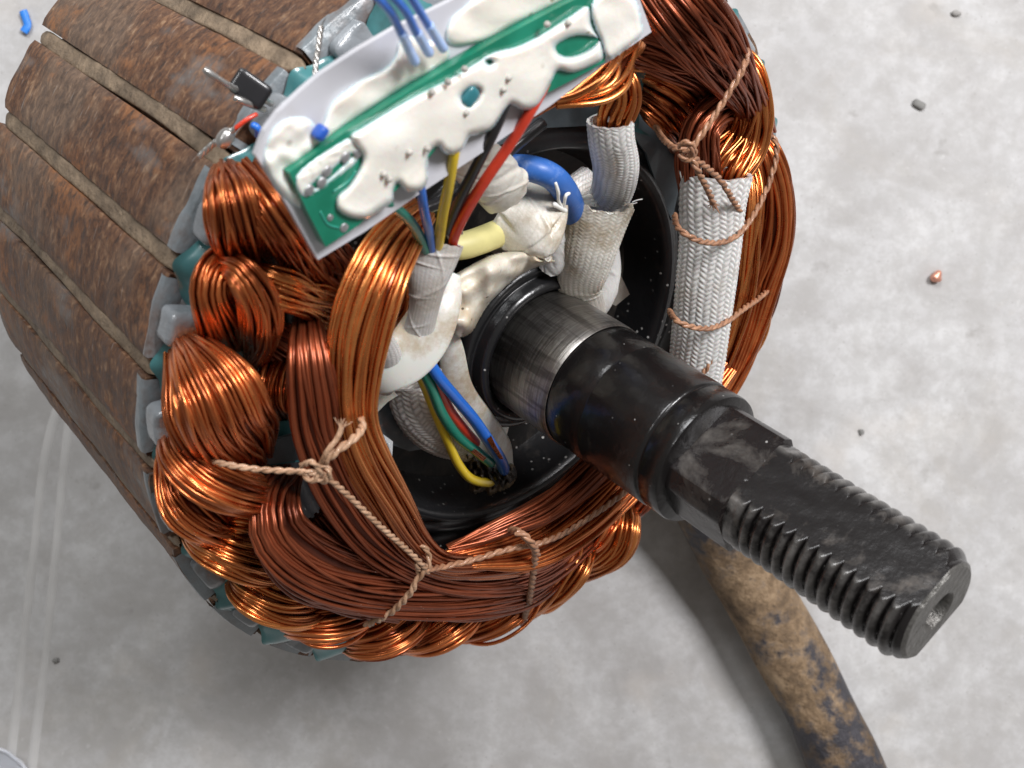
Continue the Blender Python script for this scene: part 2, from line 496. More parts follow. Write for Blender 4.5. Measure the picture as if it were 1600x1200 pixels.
def m_rust():
    k = M('rusted_steel').frame(stator)
    fine = k.noise(34, 8, .70, .4, stretch=(1, 1, 1.7)); big = k.noise(2.2, 5, .6, stretch=(1, 1, 1)); mid = k.noise(7, 6, .65, stretch=(1, 1, .7))
    c = k.ramp(fine, [(.34, (.040, .022, .015)), (.48, (.13, .058, .030)), (.58, (.23, .115, .058)), (.70, (.42, .27, .16))])
    c = k.mix(k.ramp(big, [(.48, 0.), (.60, .65)]), c, k.ramp(fine, [(.35, (.105, .072, .052)), (.65, (.27, .195, .14))]))
    o = k.math('MULTIPLY', k.ramp(mid, [(.54, 0.), (.64, 1.)]), k.ramp(fine, [(.40, .1), (.56, .9)]))
    c = k.mix(k.math('MULTIPLY', o, .75), c, (.36, .14, .045))
    g = k.math('MULTIPLY', k.ramp(k.noise(5, 4, .55, stretch=(1, 1, .5)), [(.57, 0.), (.64, 1.)]), k.ramp(fine, [(.3, .95), (.62, .25)]))
    c = k.mix(g, c, (.27, .25, .235))
    s = k.ramp(k.noise(60, 3, .6, stretch=(.25, .25, 3)), [(.66, 0.), (.72, 1.)])
    c = k.mix(k.math('MULTIPLY', s, .5), c, (.5, .46, .42))
    c = k.mix(k.ramp(k.noise(1.4, 4, .6), [(.40, .55), (.60, 0.)]), c, k.mix(.5, c, (.03, .02, .017)))
    k.set(col=c, met=.15, ro=k.ramp(fine, [(.3, .42), (.7, .75)]), coat=.08, cro=.4)
    k.bump(k.math('ADD', fine, k.math('MULTIPLY', k.noise(3, 2, stretch=(.3, .3, 30)), .4)), .006, .7)
    return k.m
RUST = m_rust()
WEDGE = m_plain('tan_wedge', (.225, .165, .11), .6, .45, dirt=(.10, .065, .04), dirt_amt=.5, bump=.008, sc=18)
EPOXY = m_plain('grey_epoxy', (.22, .25, .27), .32, .35, dirt=(.10, .045, .022), dirt_amt=.9, coat=.3, bump=.003, dlo=.50, dsc=7)
TABM = m_plain('grey_tab_coating', (.25, .27, .29), .25, .2, coat=.5, dirt=(.13, .075, .04), dirt_amt=.5, bump=.004)
TEAL = m_plain('teal_insulation_film', (.055, .185, .195), .28, .35, coat=.4, dirt=(.03, .06, .06), dirt_amt=.6, sc=9)
FILMG = m_plain('dull_grey_film', (.10, .125, .14), .35, .3, coat=.3)

# ---------------------------------------------------------------- ground
fl = M('concrete')
n1 = fl.noise(1.0, 6, .6); n2 = fl.noise(4.5, 5, .6); n3 = fl.noise(30, 4)
c = fl.ramp(n1, [(.30, (.40, .39, .385)), (.50, (.495, .488, .487)), (.70, (.56, .555, .553))])
c = fl.mix(fl.ramp(fl.noise(4.2, 5, .6, .3), [(.38, .75), (.56, 0.)]), c, (.37, .355, .345))
c = fl.mix(fl.ramp(fl.noise(1.7, 6, .7, .5), [(.55, 0.), (.66, .55)]), c, (.40, .375, .345))
c = fl.mix(fl.ramp(fl.noise(3.8, 4, .6, .3), [(.50, 0.), (.72, .35)]), c, (.70, .695, .69))
c = fl.mix(fl.ramp(fl.noise(16, 6, .75), [(.44, .35), (.58, 0.)]), c, (.36, .35, .335))
c = fl.mix(fl.ramp(fl.voro(26), [(.05, .55), (.11, 0.)]), c, (.30, .285, .27))
c = fl.mix(fl.ramp(fl.noise(2.2, 4, .5), [(.60, 0.), (.72, .5)]), c, (.50, .46, .42))
c = fl.mix(fl.math('MULTIPLY', fl.ramp(fl.noise(7, 4), [(.66, 0.), (.74, 1.)]), .45), c, (.25, .235, .22))
c = fl.mix(fl.ramp(n3, [(.64, 0.), (.78, .22)]), c, (.80, .80, .79))
fl.set(col=c, ro=.72); fl.bump(n2, .012, .4)
CONC = fl.m

def heightsheet(rng, size, n, amp):
    g = np.linspace(-size, size, n); X, Y = np.meshgrid(g, g, indexing='ij')
    Z = sum(amp/q*snoise(X, Y, rng, 1.2/q*S/.06) for q in (1, 2, 4))
    return np.stack([X, Y, Z], -1).reshape(-1, 3), grid_faces(n, n, wrap=False)
V, Fs = heightsheet(np.random.default_rng(1), 1.0, 160, .0)
tag(build('floor', (V, Fs), CONC, world=True), kind='structure')

def worldtube(pts, r, m=14, n=60, flat=1., seed=0):
    D, L = spline(np.asarray(pts, float), n); P = D[:, :3]
    T = nrm(np.gradient(P, axis=0)); B = nrm(np.cross(T, [0, 0, 1.])); N = np.cross(B, T)
    a = np.linspace(0, 2*PI, m, endpoint=False); rng = np.random.default_rng(seed)
    R = r*(1+wave(rng, n, .06, 8))
    V = P[:, None]+(B[:, None]*np.cos(a)[:, None]+N[:, None]*flat*np.sin(a)[:, None])*R[:, None, None]
    return V.reshape(-1, 3), grid_faces(n, m)
jm = fl.m.copy(); jm.name = 'pale_concrete_ridge'
ridge = M('mortar_ridge'); ridge.set(col=ridge.ramp(ridge.noise(5, 5), [(.3, (.46, .45, .44)), (.7, (.58, .57, .56))]), ro=.7)
for pts in ([(122, 560), (78, 700), (58, 860), (40, 1020), (16, 1230)], [(130, 560), (108, 700), (92, 860), (76, 1020), (50, 1230)]):
    tag(build('floor_ridge', worldtube([pfloor(x, y, -.027) for x, y in pts], .034*S, flat=.95), ridge.m, world=True), kind='structure')

def chip(name, px, py, sx, sy, sz, rot, mat, label, cat, seed, group=None):
    V, Fs = rbox([0, 0, 0], np.array([1., 0, 0]), np.array([0, 1., 0]), np.array([0, 0, 1.]), sx, sy, sz, .9, 3)
    rng = np.random.default_rng(seed)
    V = V*(1+.25*np.sin(V[:, :1]/sx*2+rng.random()*6)*np.sin(V[:, 1:2]/sy*2.4+rng.random()*6))
    c, s = math.cos(rot), math.sin(rot)
    V = np.stack([V[:, 0]*c-V[:, 1]*s, V[:, 0]*s+V[:, 1]*c, V[:, 2]], 1)*S
    p = pfloor(px, py); V[:, 2] -= V[:, 2].min()+.0008*S
    return tag(build(name, (V+p, Fs), mat, world=True), label, cat, group)
stone = m_plain('dark_stone', (.24, .235, .225), .8, .3, frame=False)
grit = m_plain('grey_grit', (.36, .345, .33), .85, .3, frame=False)
bluep = m_plain('blue_plastic', (.03, .22, .72), .4, .1, frame=False)
chip('pebble', 1435, 164, .028, .018, .008, -.5, stone, 'small dark grey pebble on the bare concrete at the upper right', 'pebble', 2)
chip('grit_crumb', 1345, 675, .010, .013, .006, .3, stone, 'tiny dark crumb on the concrete right of the copper windings, above the shaft', 'crumb', 3)
chip('grit_crumb', 1493, 22, .017, .012, .008, .3, grit, 'tiny grey crumb on the concrete at the top right edge', 'crumb', 4)
chip('grit_crumb', 88, 1031, .014, .01, .006, .3, stone, 'tiny dark crumb on the concrete beside the pale floor ridges at lower left', 'crumb', 5)
cb = M('copper_speck'); cb.set(col=(.75, .36, .26), met=.6, ro=.35)
chip('copper_crumb', 1461, 433, .021, .022, .018, .2, cb.m, 'tiny shiny copper crumb lying on the concrete at the right', 'crumb', 6)
bl = [list(pfloor(x, y, .014)) for x, y in ((36, 17), (40, 28), (43, 40), (37, 50))]
tag(build('blue_shaving', worldtube(bl, .016*S, flat=.5, n=24), bluep, world=True), 'small curled blue plastic shaving on the concrete at the upper left', 'shaving')
clr = M('clear_plastic'); clr.set(col=(.80, .82, .88), tr=.55, ro=.25, ior=1.45)
P0 = np.array([pfloor(x, y, .02) for x, y in ((-60, 1160), (0, 1171), (22, 1184), (40, 1203), (60, 1260), (-60, 1260))])
V = np.vstack([P0, P0-[0, 0, .012*S]]); q = len(P0)
tag(build('plastic_sheet_corner', (V, [list(range(q))[::-1], list(range(q, 2*q))]+[[i, (i+1) % q, q+(i+1) % q, q+i] for i in range(q)]), clr.m, world=True, smooth=False), 'corner of a clear plastic sheet lying on the concrete at the bottom left', 'plastic sheet')
# rim of the sheet corner
build('sheet_edge', worldtube([pfloor(x, y, .028) for x, y in ((-60, 1160), (0, 1171), (22, 1184), (40, 1203), (60, 1260))], .008*S, n=30), clr.m, bpy.data.objects['plastic_sheet_corner'], world=True)

# ---------------------------------------------------------------- stator core
def seg_mesh(k):
    rng = np.random.default_rng(100+k)
    c0 = A0+DA*k; g = .5*DA-.0205
    na, nz = 12, 46
    A = c0+DA/2+np.linspace(-g, g, na); Z = np.linspace(-LEN, 0, nz)
    AA, ZZ = np.meshgrid(A, Z)
    wob = .003*snoise(AA*9, ZZ*9, rng, 3)+.0016*snoise(AA*30, ZZ*30, rng, 2.2)
    lam = .0012*np.sin(ZZ*210)
    R = 1+wob+lam
    edge = np.abs(np.linspace(-1, 1, na))[None, :]**8*.006
    R = R-edge
    ZZ = ZZ+np.where(ZZ > -.01, .012*snoise(AA*12, ZZ, rng, 2.), 0)+np.where(ZZ < -LEN+.01, .012*snoise(AA*12, ZZ, rng, 2.), 0)
    top = np.stack([R*np.cos(AA), R*np.sin(AA), ZZ], -1)
    # side walls + ends to inner radius
    Ri = .945
    bot = np.stack([Ri*np.cos(AA), Ri*np.sin(AA), ZZ], -1)
    n = nz*na
    V = np.vstack([top.reshape(-1, 3), bot.reshape(-1, 3)])
    Fs = [grid_faces(nz, na, wrap=False), ]
    idx = np.arange(n).reshape(nz, na)
    for e in (idx[:, 0], idx[:, -1], idx[0], idx[-1]):
        Fs.append(np.stack([e[:-1], e[1:], e[1:]+n, e[:-1]+n], -1))
    return V, np.vstack(Fs)
def off_seg(k): return
BACKW = 1
for k in range(NS):
    build('core_segment', seg_mesh(k), RUST, stator, auto=.7)
    c0 = A0+DA*k
    e_r = np.array([math.cos(c0), math.sin(c0), 0]); e_t = np.array([-math.sin(c0), math.cos(c0), 0]); e_z = np.array([0, 0, 1.])
    rng = np.random.default_rng(k)
    # slot wedge: a long strip a little below the surface
    zz = np.linspace(-LEN-.004, .012+.01*rng.random(), 40); an = np.linspace(0, 2*PI, 14, endpoint=False)
    sq = lambda t, p: np.sign(t)*np.abs(t)**p
    hw = .0198*(1+wave(rng, 40, .03, 5)); hr = .011
    ring = np.array([0*e_r+e_r*(.9795+.0015*math.sin(i*.5))+e_t*wave(np.random.default_rng(k+5), 40, .0025, 3)[i]+e_z*z for i, z in enumerate(zz)])
    taper = np.ones(40); taper[0] = taper[-1] = .25; taper[1] = taper[-2] = .8; taper[-3] = .95
    V = ring[:, None]+(e_t*sq(np.cos(an), .3)[:, None])[None]*(hw*taper)[:, None, None]+(e_r*sq(np.sin(an), .3)[:, None])[None]*(hr*taper)[:, None, None]
    build('slot_wedge', (V.reshape(-1, 3), grid_faces(40, 14)), WEDGE, stator)
# core body under the segments, closed front face of grey epoxy
build('core_body', lathe([(.58, -LEN+.01), (.93, -LEN+.01), (.946, -LEN+.02), (.946, -.02), (.93, -.012)], 168), RUST, stator, auto=.6)
def ep(V):
    rng = np.random.default_rng(5); A = np.arctan2(V[..., 1], V[..., 0])
    r = np.hypot(V[..., 0], V[..., 1]); k = 1+.004*snoise(A*20, r*10, rng, 3)*(r > .9)
    V = V.copy(); V[..., 0] *= k; V[..., 1] *= k; V[..., 2] += .002*snoise(A*30, r*30, rng, 4); return V
build('end_face_coating', lathe([(.72, -.05), (.72, .008), (.74, .012), (.86, .012), (.93, .010), (.955, .006), (.962, -.006), (.950, -.012)], 336, ep), EPOXY, stator)

for k in range(NS):
    rng = np.random.default_rng(300+k)
    c0 = A0+DA*(k+.5)+rng.normal()*.008
    e_r = np.array([math.cos(c0), math.sin(c0), 0]); e_t = np.array([-math.sin(c0), math.cos(c0), 0]); e_z = np.array([0, 0, 1.])
    tilt = rng.normal()*.08; e_t2 = e_t*math.cos(tilt)+e_r*math.sin(tilt); e_r2 = e_r*math.cos(tilt)-e_t*math.sin(tilt)
    V, Fs = rbox(e_r*(.955 if k < 5 else .935)+e_z*(.036 if k < 5 else .014), e_r2, e_t2, e_z, .044, .048*(1+.10*rng.normal()), .030 if k < 5 else .016, .4, 4)
    V[:, 2] += .004*np.sin(V[:, 0]*60+V[:, 1]*45)
    fr = (np.hypot(V[:, 0], V[:, 1])-.925)/.05
    V[:, :2] += np.outer(-fr*.10*.5, [0, 0]); 
    build('end_tab', (V, Fs), TABM, stator)
    # chipped grey paint at the segment's front edge
    A = c0+np.linspace(-.085, .085, 15); zz = np.array([.004, .0035, -.004-.006*rng.random(), -.012-.022*rng.random()])
    rr = np.array([.955, 1.0, 1.0035, 1.0015])
    V = np.array([[ [r*math.cos(a), r*math.sin(a), z+(i > 1)*(.006*math.sin(a*40+k)+.001*rng.normal())*(1-abs(a-c0)/.1)] for a in A] for i, (r, z) in enumerate(zip(rr, zz))])
    build('paint_rim', (V.reshape(-1, 3), grid_faces(4, 15, wrap=False)), EPOXY, stator)
    # slot liner: a folded film standing round the coil where it leaves the slot
    c1 = A0+DA*k; e_r = np.array([math.cos(c1), math.sin(c1), 0]); e_t = np.array([-math.sin(c1), math.cos(c1), 0])
    for sgn in (0,):
        ns_, nh = 22, 9
        t = np.linspace(-1, 1, ns_); hgt = np.linspace(0, 1, nh)
        hmax = .085*(1+.12*wave(rng, ns_, .5, 4))*(1-.25*np.abs(t)**2)*(1+.4*rng.random())
        V = np.zeros((nh, ns_, 3))
        for i, s_ in enumerate(hgt):
            x = t*(.070+.012*s_+.01*rng.random()*s_); rad = .988-.03*t**2-.10*s_+.004*np.sin(t*7+k)+.012*np.sin(s_*3+t*2.5+k)
            V[i] = e_r*rad[:, None]+e_t*x[:, None]+e_z*(.012+hmax*(1 if k < 9 else .45)*s_)[:, None]
        off = e_r*.0035
        a_, b_ = V.reshape(-1, 3), (V-off).reshape(-1, 3); n = nh*ns_
        Fs = np.vstack([grid_faces(nh, ns_, wrap=False), grid_faces(nh, ns_, wrap=False)[:, ::-1]+n])
        idx = np.arange(n).reshape(nh, ns_)
        for e in (idx[:, 0], idx[:, -1], idx[0], idx[-1]): Fs = np.vstack([Fs, np.stack([e[:-1], e[1:], e[1:]+n, e[:-1]+n], -1)])
        build('slot_liner', (np.vstack([a_, b_]), Fs), TEAL, stator)

# ---------------------------------------------------------------- copper windings (parts of the stator)
def coil(pts, mat=COPPER, seed=0, **kw):
    if mat is COPPER_D: kw.setdefault('rw', 2.95); kw.setdefault('stray', 7)
    kw['flat'] = kw.get('flat', .5)*.86
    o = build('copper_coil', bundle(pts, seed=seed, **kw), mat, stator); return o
C = coil
# left side, top to bottom
C([(352, 262, .02, 20), (362, 300, .16, 38), (372, 350, .18, 46), (380, 395, .12, 44), (392, 432, .0, 34)], seed=1, flat=.6, twist=.25, loose=1.4)
C([(382, 262, .08, 26), (430, 330, .22, 34), (470, 390, .20, 38), (500, 440, .10, 36), (520, 480, .0, 30)], seed=2, flat=.5, twist=.4, loose=1.8)
C([(455, 350, .10, 40), (500, 410, .10, 46), (540, 450, .05, 46), (580, 500, .0, 40)], COPPER_D, seed=3, flat=.5, loose=2)
C([(380, 408, .05, 22), (342, 415, .12, 26), (327, 455, .15, 30), (345, 510, .12, 34), (372, 556, .02, 22)], seed=4, flat=.8, twist=-.7, loose=1.2)
C([(345, 408, .10, 16), (378, 430, .21, 26), (405, 480, .22, 32), (408, 525, .18, 30), (396, 568, .04, 16)], seed=5, flat=.8, twist=.6, loose=1.2)
C([(375, 425, .10, 22), (415, 443, .2, 26), (465, 463, .21, 30), (525, 485, .12, 30)], COPPER_G, seed=6, flat=.6, twist=-.3, loose=1.6)
C([(395, 500, .0, 26), (430, 530, .08, 34), (470, 560, .05, 36), (500, 600, .0, 34)], COPPER_D, seed=7, flat=.6, loose=1.3)
C([(285, 528, .02, 14), (305, 555, .14, 40), (338, 610, .24, 72), (362, 668, .22, 74), (392, 715, .10, 40), (410, 742, .0, 22)], seed=8, flat=.55, twist=.35, loose=1.5)
C([(268, 540, .0, 12), (278, 590, .08, 20), (285, 650, .14, 26), (318, 700, .17, 28), (365, 738, .16, 22), (405, 758, .08, 14)], COPPER, seed=9, flat=.7, twist=.3, loose=1.4)
C([(448, 560, .02, 26), (434, 590, .12, 30), (430, 625, .12, 28), (440, 660, .0, 18)], seed=10, flat=.8, twist=.3)
C([(262, 678, .02, 14), (282, 712, .14, 34), (325, 748, .20, 40), (385, 772, .20, 36), (432, 778, .06, 26)], seed=11, flat=.65, twist=-.4, loose=1.3)
C([(258, 700, .0, 10), (264, 745, .08, 20), (288, 792, .14, 34), (330, 822, .14, 32), (378, 838, .05, 20)], seed=12, flat=.7, twist=-.5, loose=1.4)
C([(340, 806, .06, 16), (375, 812, .14, 20), (425, 815, .12, 22)], COPPER_G, seed=13, flat=.7)
C([(292, 828, .0, 10), (322, 848, .10, 30), (362, 868, .15, 36), (410, 880, .14, 38), (455, 884, .05, 34)], COPPER_G, seed=14, flat=.65, twist=-.3)
# bottom crescents
C([(362, 895, .0, 12), (388, 922, .11, 34), (432, 942, .15, 40), (478, 945, .13, 36), (510, 930, .05, 26)], COPPER_G, seed=15, flat=.65, twist=-.35)
C([(438, 975, .0, 12), (470, 972, .11, 30), (515, 968, .15, 38), (560, 952, .13, 36), (600, 930, .06, 24)], COPPER, seed=16, flat=.65, twist=-.35)
C([(530, 1003, .0, 10), (560, 1003, .10, 26), (598, 995, .15, 36), (632, 972, .14, 38), (660, 940, .06, 28)], COPPER, seed=17, flat=.7, twist=-.3)
C([(622, 1008, .0, 10), (650, 1000, .10, 26), (682, 985, .15, 36), (712, 960, .14, 38), (735, 930, .06, 28)], COPPER, seed=18, flat=.7, twist=-.3)
C([(708, 994, .0, 8), (742, 985, .10, 22), (778, 968, .15, 28), (808, 938, .14, 32), (822, 900, .06, 28)], COPPER, seed=19, flat=.7, twist=-.25)
C([(822, 955, .0, 12), (845, 935, .10, 24), (872, 905, .15, 32), (895, 872, .15, 32), (905, 838, .06, 22)], COPPER_G, seed=20, flat=.7, twist=-.3)
C([(815, 920, .02, 12), (840, 900, .14, 26), (870, 868, .15, 28), (890, 845, .08, 22)], COPPER, seed=21, flat=.6)
C([(896, 895, .0, 12), (925, 880, .10, 26), (952, 852, .15, 36), (962, 820, .15, 38), (962, 788, .06, 26)], COPPER_G, seed=22, flat=.7, twist=-.3)
C([(900, 858, .02, 12), (925, 840, .13, 24), (945, 812, .14, 24), (955, 785, .06, 18)], COPPER, seed=23, flat=.6)
C([(970, 800, .02, 16), (990, 785, .12, 24), (1010, 755, .12, 26), (1015, 720, .05, 22)], COPPER_D, seed=24, flat=.7)
# long lead hanks lying over the coils
C([(662, 330, .18, 20), (630, 365, .24, 34), (592, 430, .29, 46), (564, 510, .30, 50), (552, 585, .30, 44), (552, 655, .31, 38), (572, 720, .31, 40), (612, 790, .31, 36), (655, 856, .31, 26), (700, 885, .31, 20), (770, 884, .29, 20), (835, 870, .26, 18), (890, 835, .2, 16)], COPPER_G, seed=30, rw=3.7, flat=.42, twist=.3, n=60, loose=1.3, dull=(.32, .55))  # lower run darkened by shade painted into its colour
C([(478, 485, .10, 14), (480, 540, .24, 30), (490, 620, .27, 40), (503, 690, .27, 42), (540, 770, .27, 44), (600, 845, .27, 42), (680, 893, .27, 32), (760, 905, .265, 30), (835, 895, .23, 26), (885, 868, .17, 22), (930, 830, .12, 18)], COPPER_D, seed=31, flat=.38, twist=-.2, n=60, loose=1.4)
C([(452, 735, .08, 16), (432, 780, .20, 34), (440, 835, .24, 46), (500, 885, .25, 50), (590, 915, .25, 48), (700, 926, .25, 40), (785, 918, .235, 38), (828, 908, .20, 32), (868, 886, .12, 22), (900, 860, .06, 14)], COPPER_D, seed=32, flat=.36, twist=-.25, n=60, loose=1.9)
C([(500, 800, .2, 30), (560, 860, .235, 44), (640, 910, .24, 48), (730, 935, .225, 36), (800, 930, .18, 26), (840, 915, .10, 16)], COPPER_D, seed=33, flat=.3, n=50, loose=1.8)
C([(405, 740, .08, 12), (412, 800, .18, 18), (425, 860, .21, 22), (470, 915, .22, 20), (540, 945, .21, 16), (620, 960, .18, 12)], COPPER_D, seed=34, flat=.6, n=50, loose=1.8)
C([(655, 885, .26, 14), (740, 868, .29, 22), (820, 848, .30, 40), (890, 805, .30, 50), (950, 752, .29, 50), (1010, 690, .27, 46), (1070, 625, .25, 44), (1120, 562, .24, 38)], COPPER, seed=35, flat=.42, twist=.25, n=60, loose=1.3)
C([(700, 860, .26, 8), (780, 826, .29, 14), (860, 790, .30, 20), (930, 732, .29, 22), (990, 670, .27, 20)], COPPER_D, seed=36, flat=.6, n=44, loose=1.4)
C([(608, 418, .08, 10), (630, 440, .14, 14), (632, 480, .14, 15), (612, 520, .08, 12)], COPPER, seed=37, flat=.8)
C([(600, 430, .04, 12), (616, 470, .1, 16), (600, 530, .04, 14)], COPPER_D, seed=38, flat=.8)
# right side
C([(1010, -60, .18, 46), (1060, 5, .28, 56), (1105, 60, .30, 52), (1142, 115, .29, 40), (1172, 165, .26, 26), (1188, 215, .2, 20)], COPPER_D, seed=40, flat=.42, twist=.5, n=50, loose=2.)
C([(960, 60, .12, 26), (1010, 68, .2, 32), (1065, 90, .22, 36), (1115, 120, .20, 34), (1150, 170, .1, 26)], COPPER_D, seed=41, flat=.5, twist=.35, loose=1.9)
C([(930, 92, .05, 14), (975, 90, .14, 18), (1010, 93, .15, 18), (1050, 90, .1, 16)], COPPER_G, seed=42, rw=4.4, flat=.6)
C([(1000, 118, .04, 14), (1028, 125, .12, 26), (1065, 145, .16, 30), (1100, 185, .12, 26), (1110, 220, .0, 20)], COPPER, seed=43, flat=.7, twist=.4, loose=1.3)
C([(998, 155, .03, 12), (1020, 165, .10, 24), (1046, 190, .13, 26), (1062, 222, .06, 20), (1066, 250, .0, 14)], COPPER, seed=44, flat=.75, twist=.5, loose=1.2)
C([(1142, 85, .18, 18), (1168, 115, .23, 24), (1176, 165, .25, 30), (1165, 215, .24, 36), (1130, 262, .24, 46), (1112, 310, .22, 46)], COPPER_G, seed=45, rw=3.7, flat=.5, twist=.35, n=44, loose=1.2)
C([(1160, 170, .16, 14), (1128, 170, .22, 24), (1098, 200, .24, 28), (1092, 250, .23, 32), (1095, 300, .21, 32)], COPPER_D, seed=46, flat=.6, twist=.4, loose=1.2)
C([(1090, 160, .1, 14), (1120, 152, .17, 18), (1155, 160, .16, 16)], COPPER, seed=47, flat=.6, loose=1.6)
C([(1168, 205, .10, 14), (1190, 240, .17, 24), (1200, 300, .19, 36), (1193, 375, .20, 44), (1172, 450, .20, 42), (1148, 525, .21, 40), (1115, 590, .22, 40), (1068, 650, .22, 42), (1015, 715, .22, 44)], COPPER, seed=48, flat=.5, twist=.3, n=60, loose=1.4)
C([(1162, 240, .14, 10), (1172, 300, .2, 16), (1164, 380, .23, 20), (1150, 460, .24, 22), (1128, 540, .24, 22), (1098, 596, .24, 24)], COPPER_G, seed=49, flat=.6, twist=.2, n=50)
C([(1185, 222, .10, 8), (1215, 256, .14, 10), (1226, 310, .16, 9), (1226, 370, .16, 9), (1208, 440, .17, 12), (1185, 500, .17, 14), (1150, 560, .17, 16)], COPPER_D, seed=50, flat=.8, n=50, loose=1.5)
C([(1185, 340, .19, 10), (1196, 430, .20, 14), (1178, 500, .20, 18), (1150, 560, .2, 20), (1110, 610, .2, 20)], COPPER_G, seed=51, flat=.6, n=44, loose=1.8)
C([(1165, 440, .12, 6), (1190, 490, .13, 5), (1188, 520, .13, 5), (1168, 550, .13, 6), (1150, 590, .13, 6)], COPPER_G, seed=52, flat=1., n=30)
# hank into the small sleeve at the top of the hub
C([(868, 158, .26, 10), (905, 148, .28, 16), (942, 128, .29, 24), (968, 98, .27, 26), (985, 60, .22, 22)], COPPER_G, seed=53, rw=4.6, flat=.55, twist=.2)
C([(940, 112, .18, 12), (965, 124, .25, 22), (970, 155, .265, 27), (958, 190, .25, 27), (955, 225, .235, 24), (957, 245, .22, 20)], COPPER_G, seed=54, rw=4.6, flat=.42, twist=.4)
C([(800, 190, .2, 6), (845, 172, .23, 6), (885, 150, .24, 6), (930, 138, .24, 6)], COPPER, seed=55, flat=.8)

# ---------------------------------------------------------------- hub and shaft
def m_black(name, base, ro, dust=.5, dcol=(.17, .145, .12), met=.0, sc=7, lo=.52, coat=.2, speck=.5, crest=False):
    k = M(name).frame(stator)
    d = k.math('MULTIPLY', k.ramp(k.noise(sc, 8, .68, .4), [(lo, 0.), (lo+.2, 1.)]), dust)
    c = k.mix(d, base, dcol)
    c = k.specks((.45, .44, .42), c, 34, speck*.12)
    rr = k.mix(d, ro, .75)
    if crest: c = k.mix(k.math('MULTIPLY', k.math('MULTIPLY', k.attr('shade'), k.ramp(k.noise(12, 5, .7), [(.40, 0.), (.62, 1.)])), .85), c, (.20, .19, .18))
    k.set(col=c, ro=rr, met=met, coat=coat, cro=.3)
    k.bump(k.noise(26, 4, .6), .0035, .5)
    return k.m
HUBM = m_black('black_hub_coating', (.010, .010, .011), .28, .40, lo=.57, sc=5, speck=.9, dcol=(.13, .105, .085))
HUBD = m_black('dusty_black_plate', (.012, .011, .011), .45, .55, dcol=(.12, .098, .078), lo=.46, sc=9, speck=.8)
SHM = m_black('oiled_black_steel', (.009, .008, .008), .22, .42, dcol=(.13, .12, .11), met=.1, lo=.56, sc=5, speck=.35, coat=.05)
THR = m_black('dark_thread_steel', (.014, .012, .012), .24, .6, dcol=(.14, .115, .095), met=.3, lo=.52, sc=9, speck=.2, crest=True)
RUB = m_black('black_rubber_seal', (.009, .009, .010), .26, .10, lo=.6, coat=.3, speck=.8)

hub = empty('hub_dish', [0, 0, -.3], 'round black dished hub plate inside the ring of copper windings', 'hub')
def hubdisp(V):
    A = np.arctan2(V[..., 1], V[..., 0]); V = V.copy()
    V[..., 2] += .0015*np.sin(A*5)*(V[..., 2] > -.2); return V
build('outer_wall', lathe([(.595, -.45), (.74, -.07), (.74, .016), (.70, .018), (.69, -.02), (.60, -.03), (.595, -.02), (.585, .005), (.565, .012), (.55, .010), (.542, .022), (.532, .034), (.518, .038), (.508, .030), (.500, .008), (.492, -.06), (.47, -.10)], 180, hubdisp), HUBM, hub)
build('back_plate', lathe([(.4705, -.1005), (.40, -.115), (.30, -.112), (.27, -.10), (.255, -.05), (.25, .005), (.240, .018), (.12, .022)], 160), HUBD, hub)
build('end_ring', lathe([(.575, -.5), (.575, -.44), (.05, -.44), (.05, -.5)], 60), HUBM, hub)

shaft = empty('motor_shaft', [0, 0, -LEN-1.04], 'stepped black steel shaft with a threaded flat-sided end, pointing to the lower right', 'shaft')
build('rubber_seal', lathe([(.10, .018), (.215, .022), (.232, .034), (.236, .052), (.226, .066), (.214, .068), (.206, .060), (.202, .066), (.200, .086), (.190, .098), (.178, .098), (.172, .088), (.160, .080), (.10, .078)], 160), RUB, shaft)
jr = M('turned_bright_steel').frame(stator)
st = jr.noise(30, 5, .6, stretch=(.25, .25, 6)); st2 = jr.noise(9, 5, .7); ax = jr.noise(14, 3, .6, stretch=(2.5, 2.5, .35))
c = jr.ramp(st, [(.3, (.24, .225, .21)), (.7, (.52, .50, .47))])
c = jr.mix(jr.ramp(st2, [(.54, 0.), (.7, .65)]), c, (.10, .075, .055))
c = jr.mix(jr.ramp(ax, [(.50, 0.), (.62, .65)]), c, (.10, .09, .085))
jr.set(col=c, met=.95, ro=jr.ramp(st2, [(.3, .34), (.7, .55)]), an=.5); jr.bump(st, .003, .5)
build('bearing_journal', lathe([(.14, .06), (.1655, .085), (.1655, .268), (.1648, .285), (.162, .289)], 128), jr.m, shaft, auto=.8)
def bodydisp(V):
    rng = np.random.default_rng(9); A = np.arctan2(V[..., 1], V[..., 0])
    return V
build('shaft_body', lathe([(.150, .284), (.158, .286), (.1608, .291), (.1608, .392), (.1590, .396), (.1590, .402), (.1600, .408), (.1600, .578), (.1585, .584), (.1555, .586), (.1550, .590), (.1580, .594), (.1580, .640), (.156, .646), (.145, .650), (.10, .652)], 160), SHM, shaft, auto=.8)
build('rear_journal', lathe([(.05, -LEN-1.04), (.145, -LEN-1.04), (.15, -LEN-1.02), (.15, -.5)], 64), SHM, shaft, auto=.8)

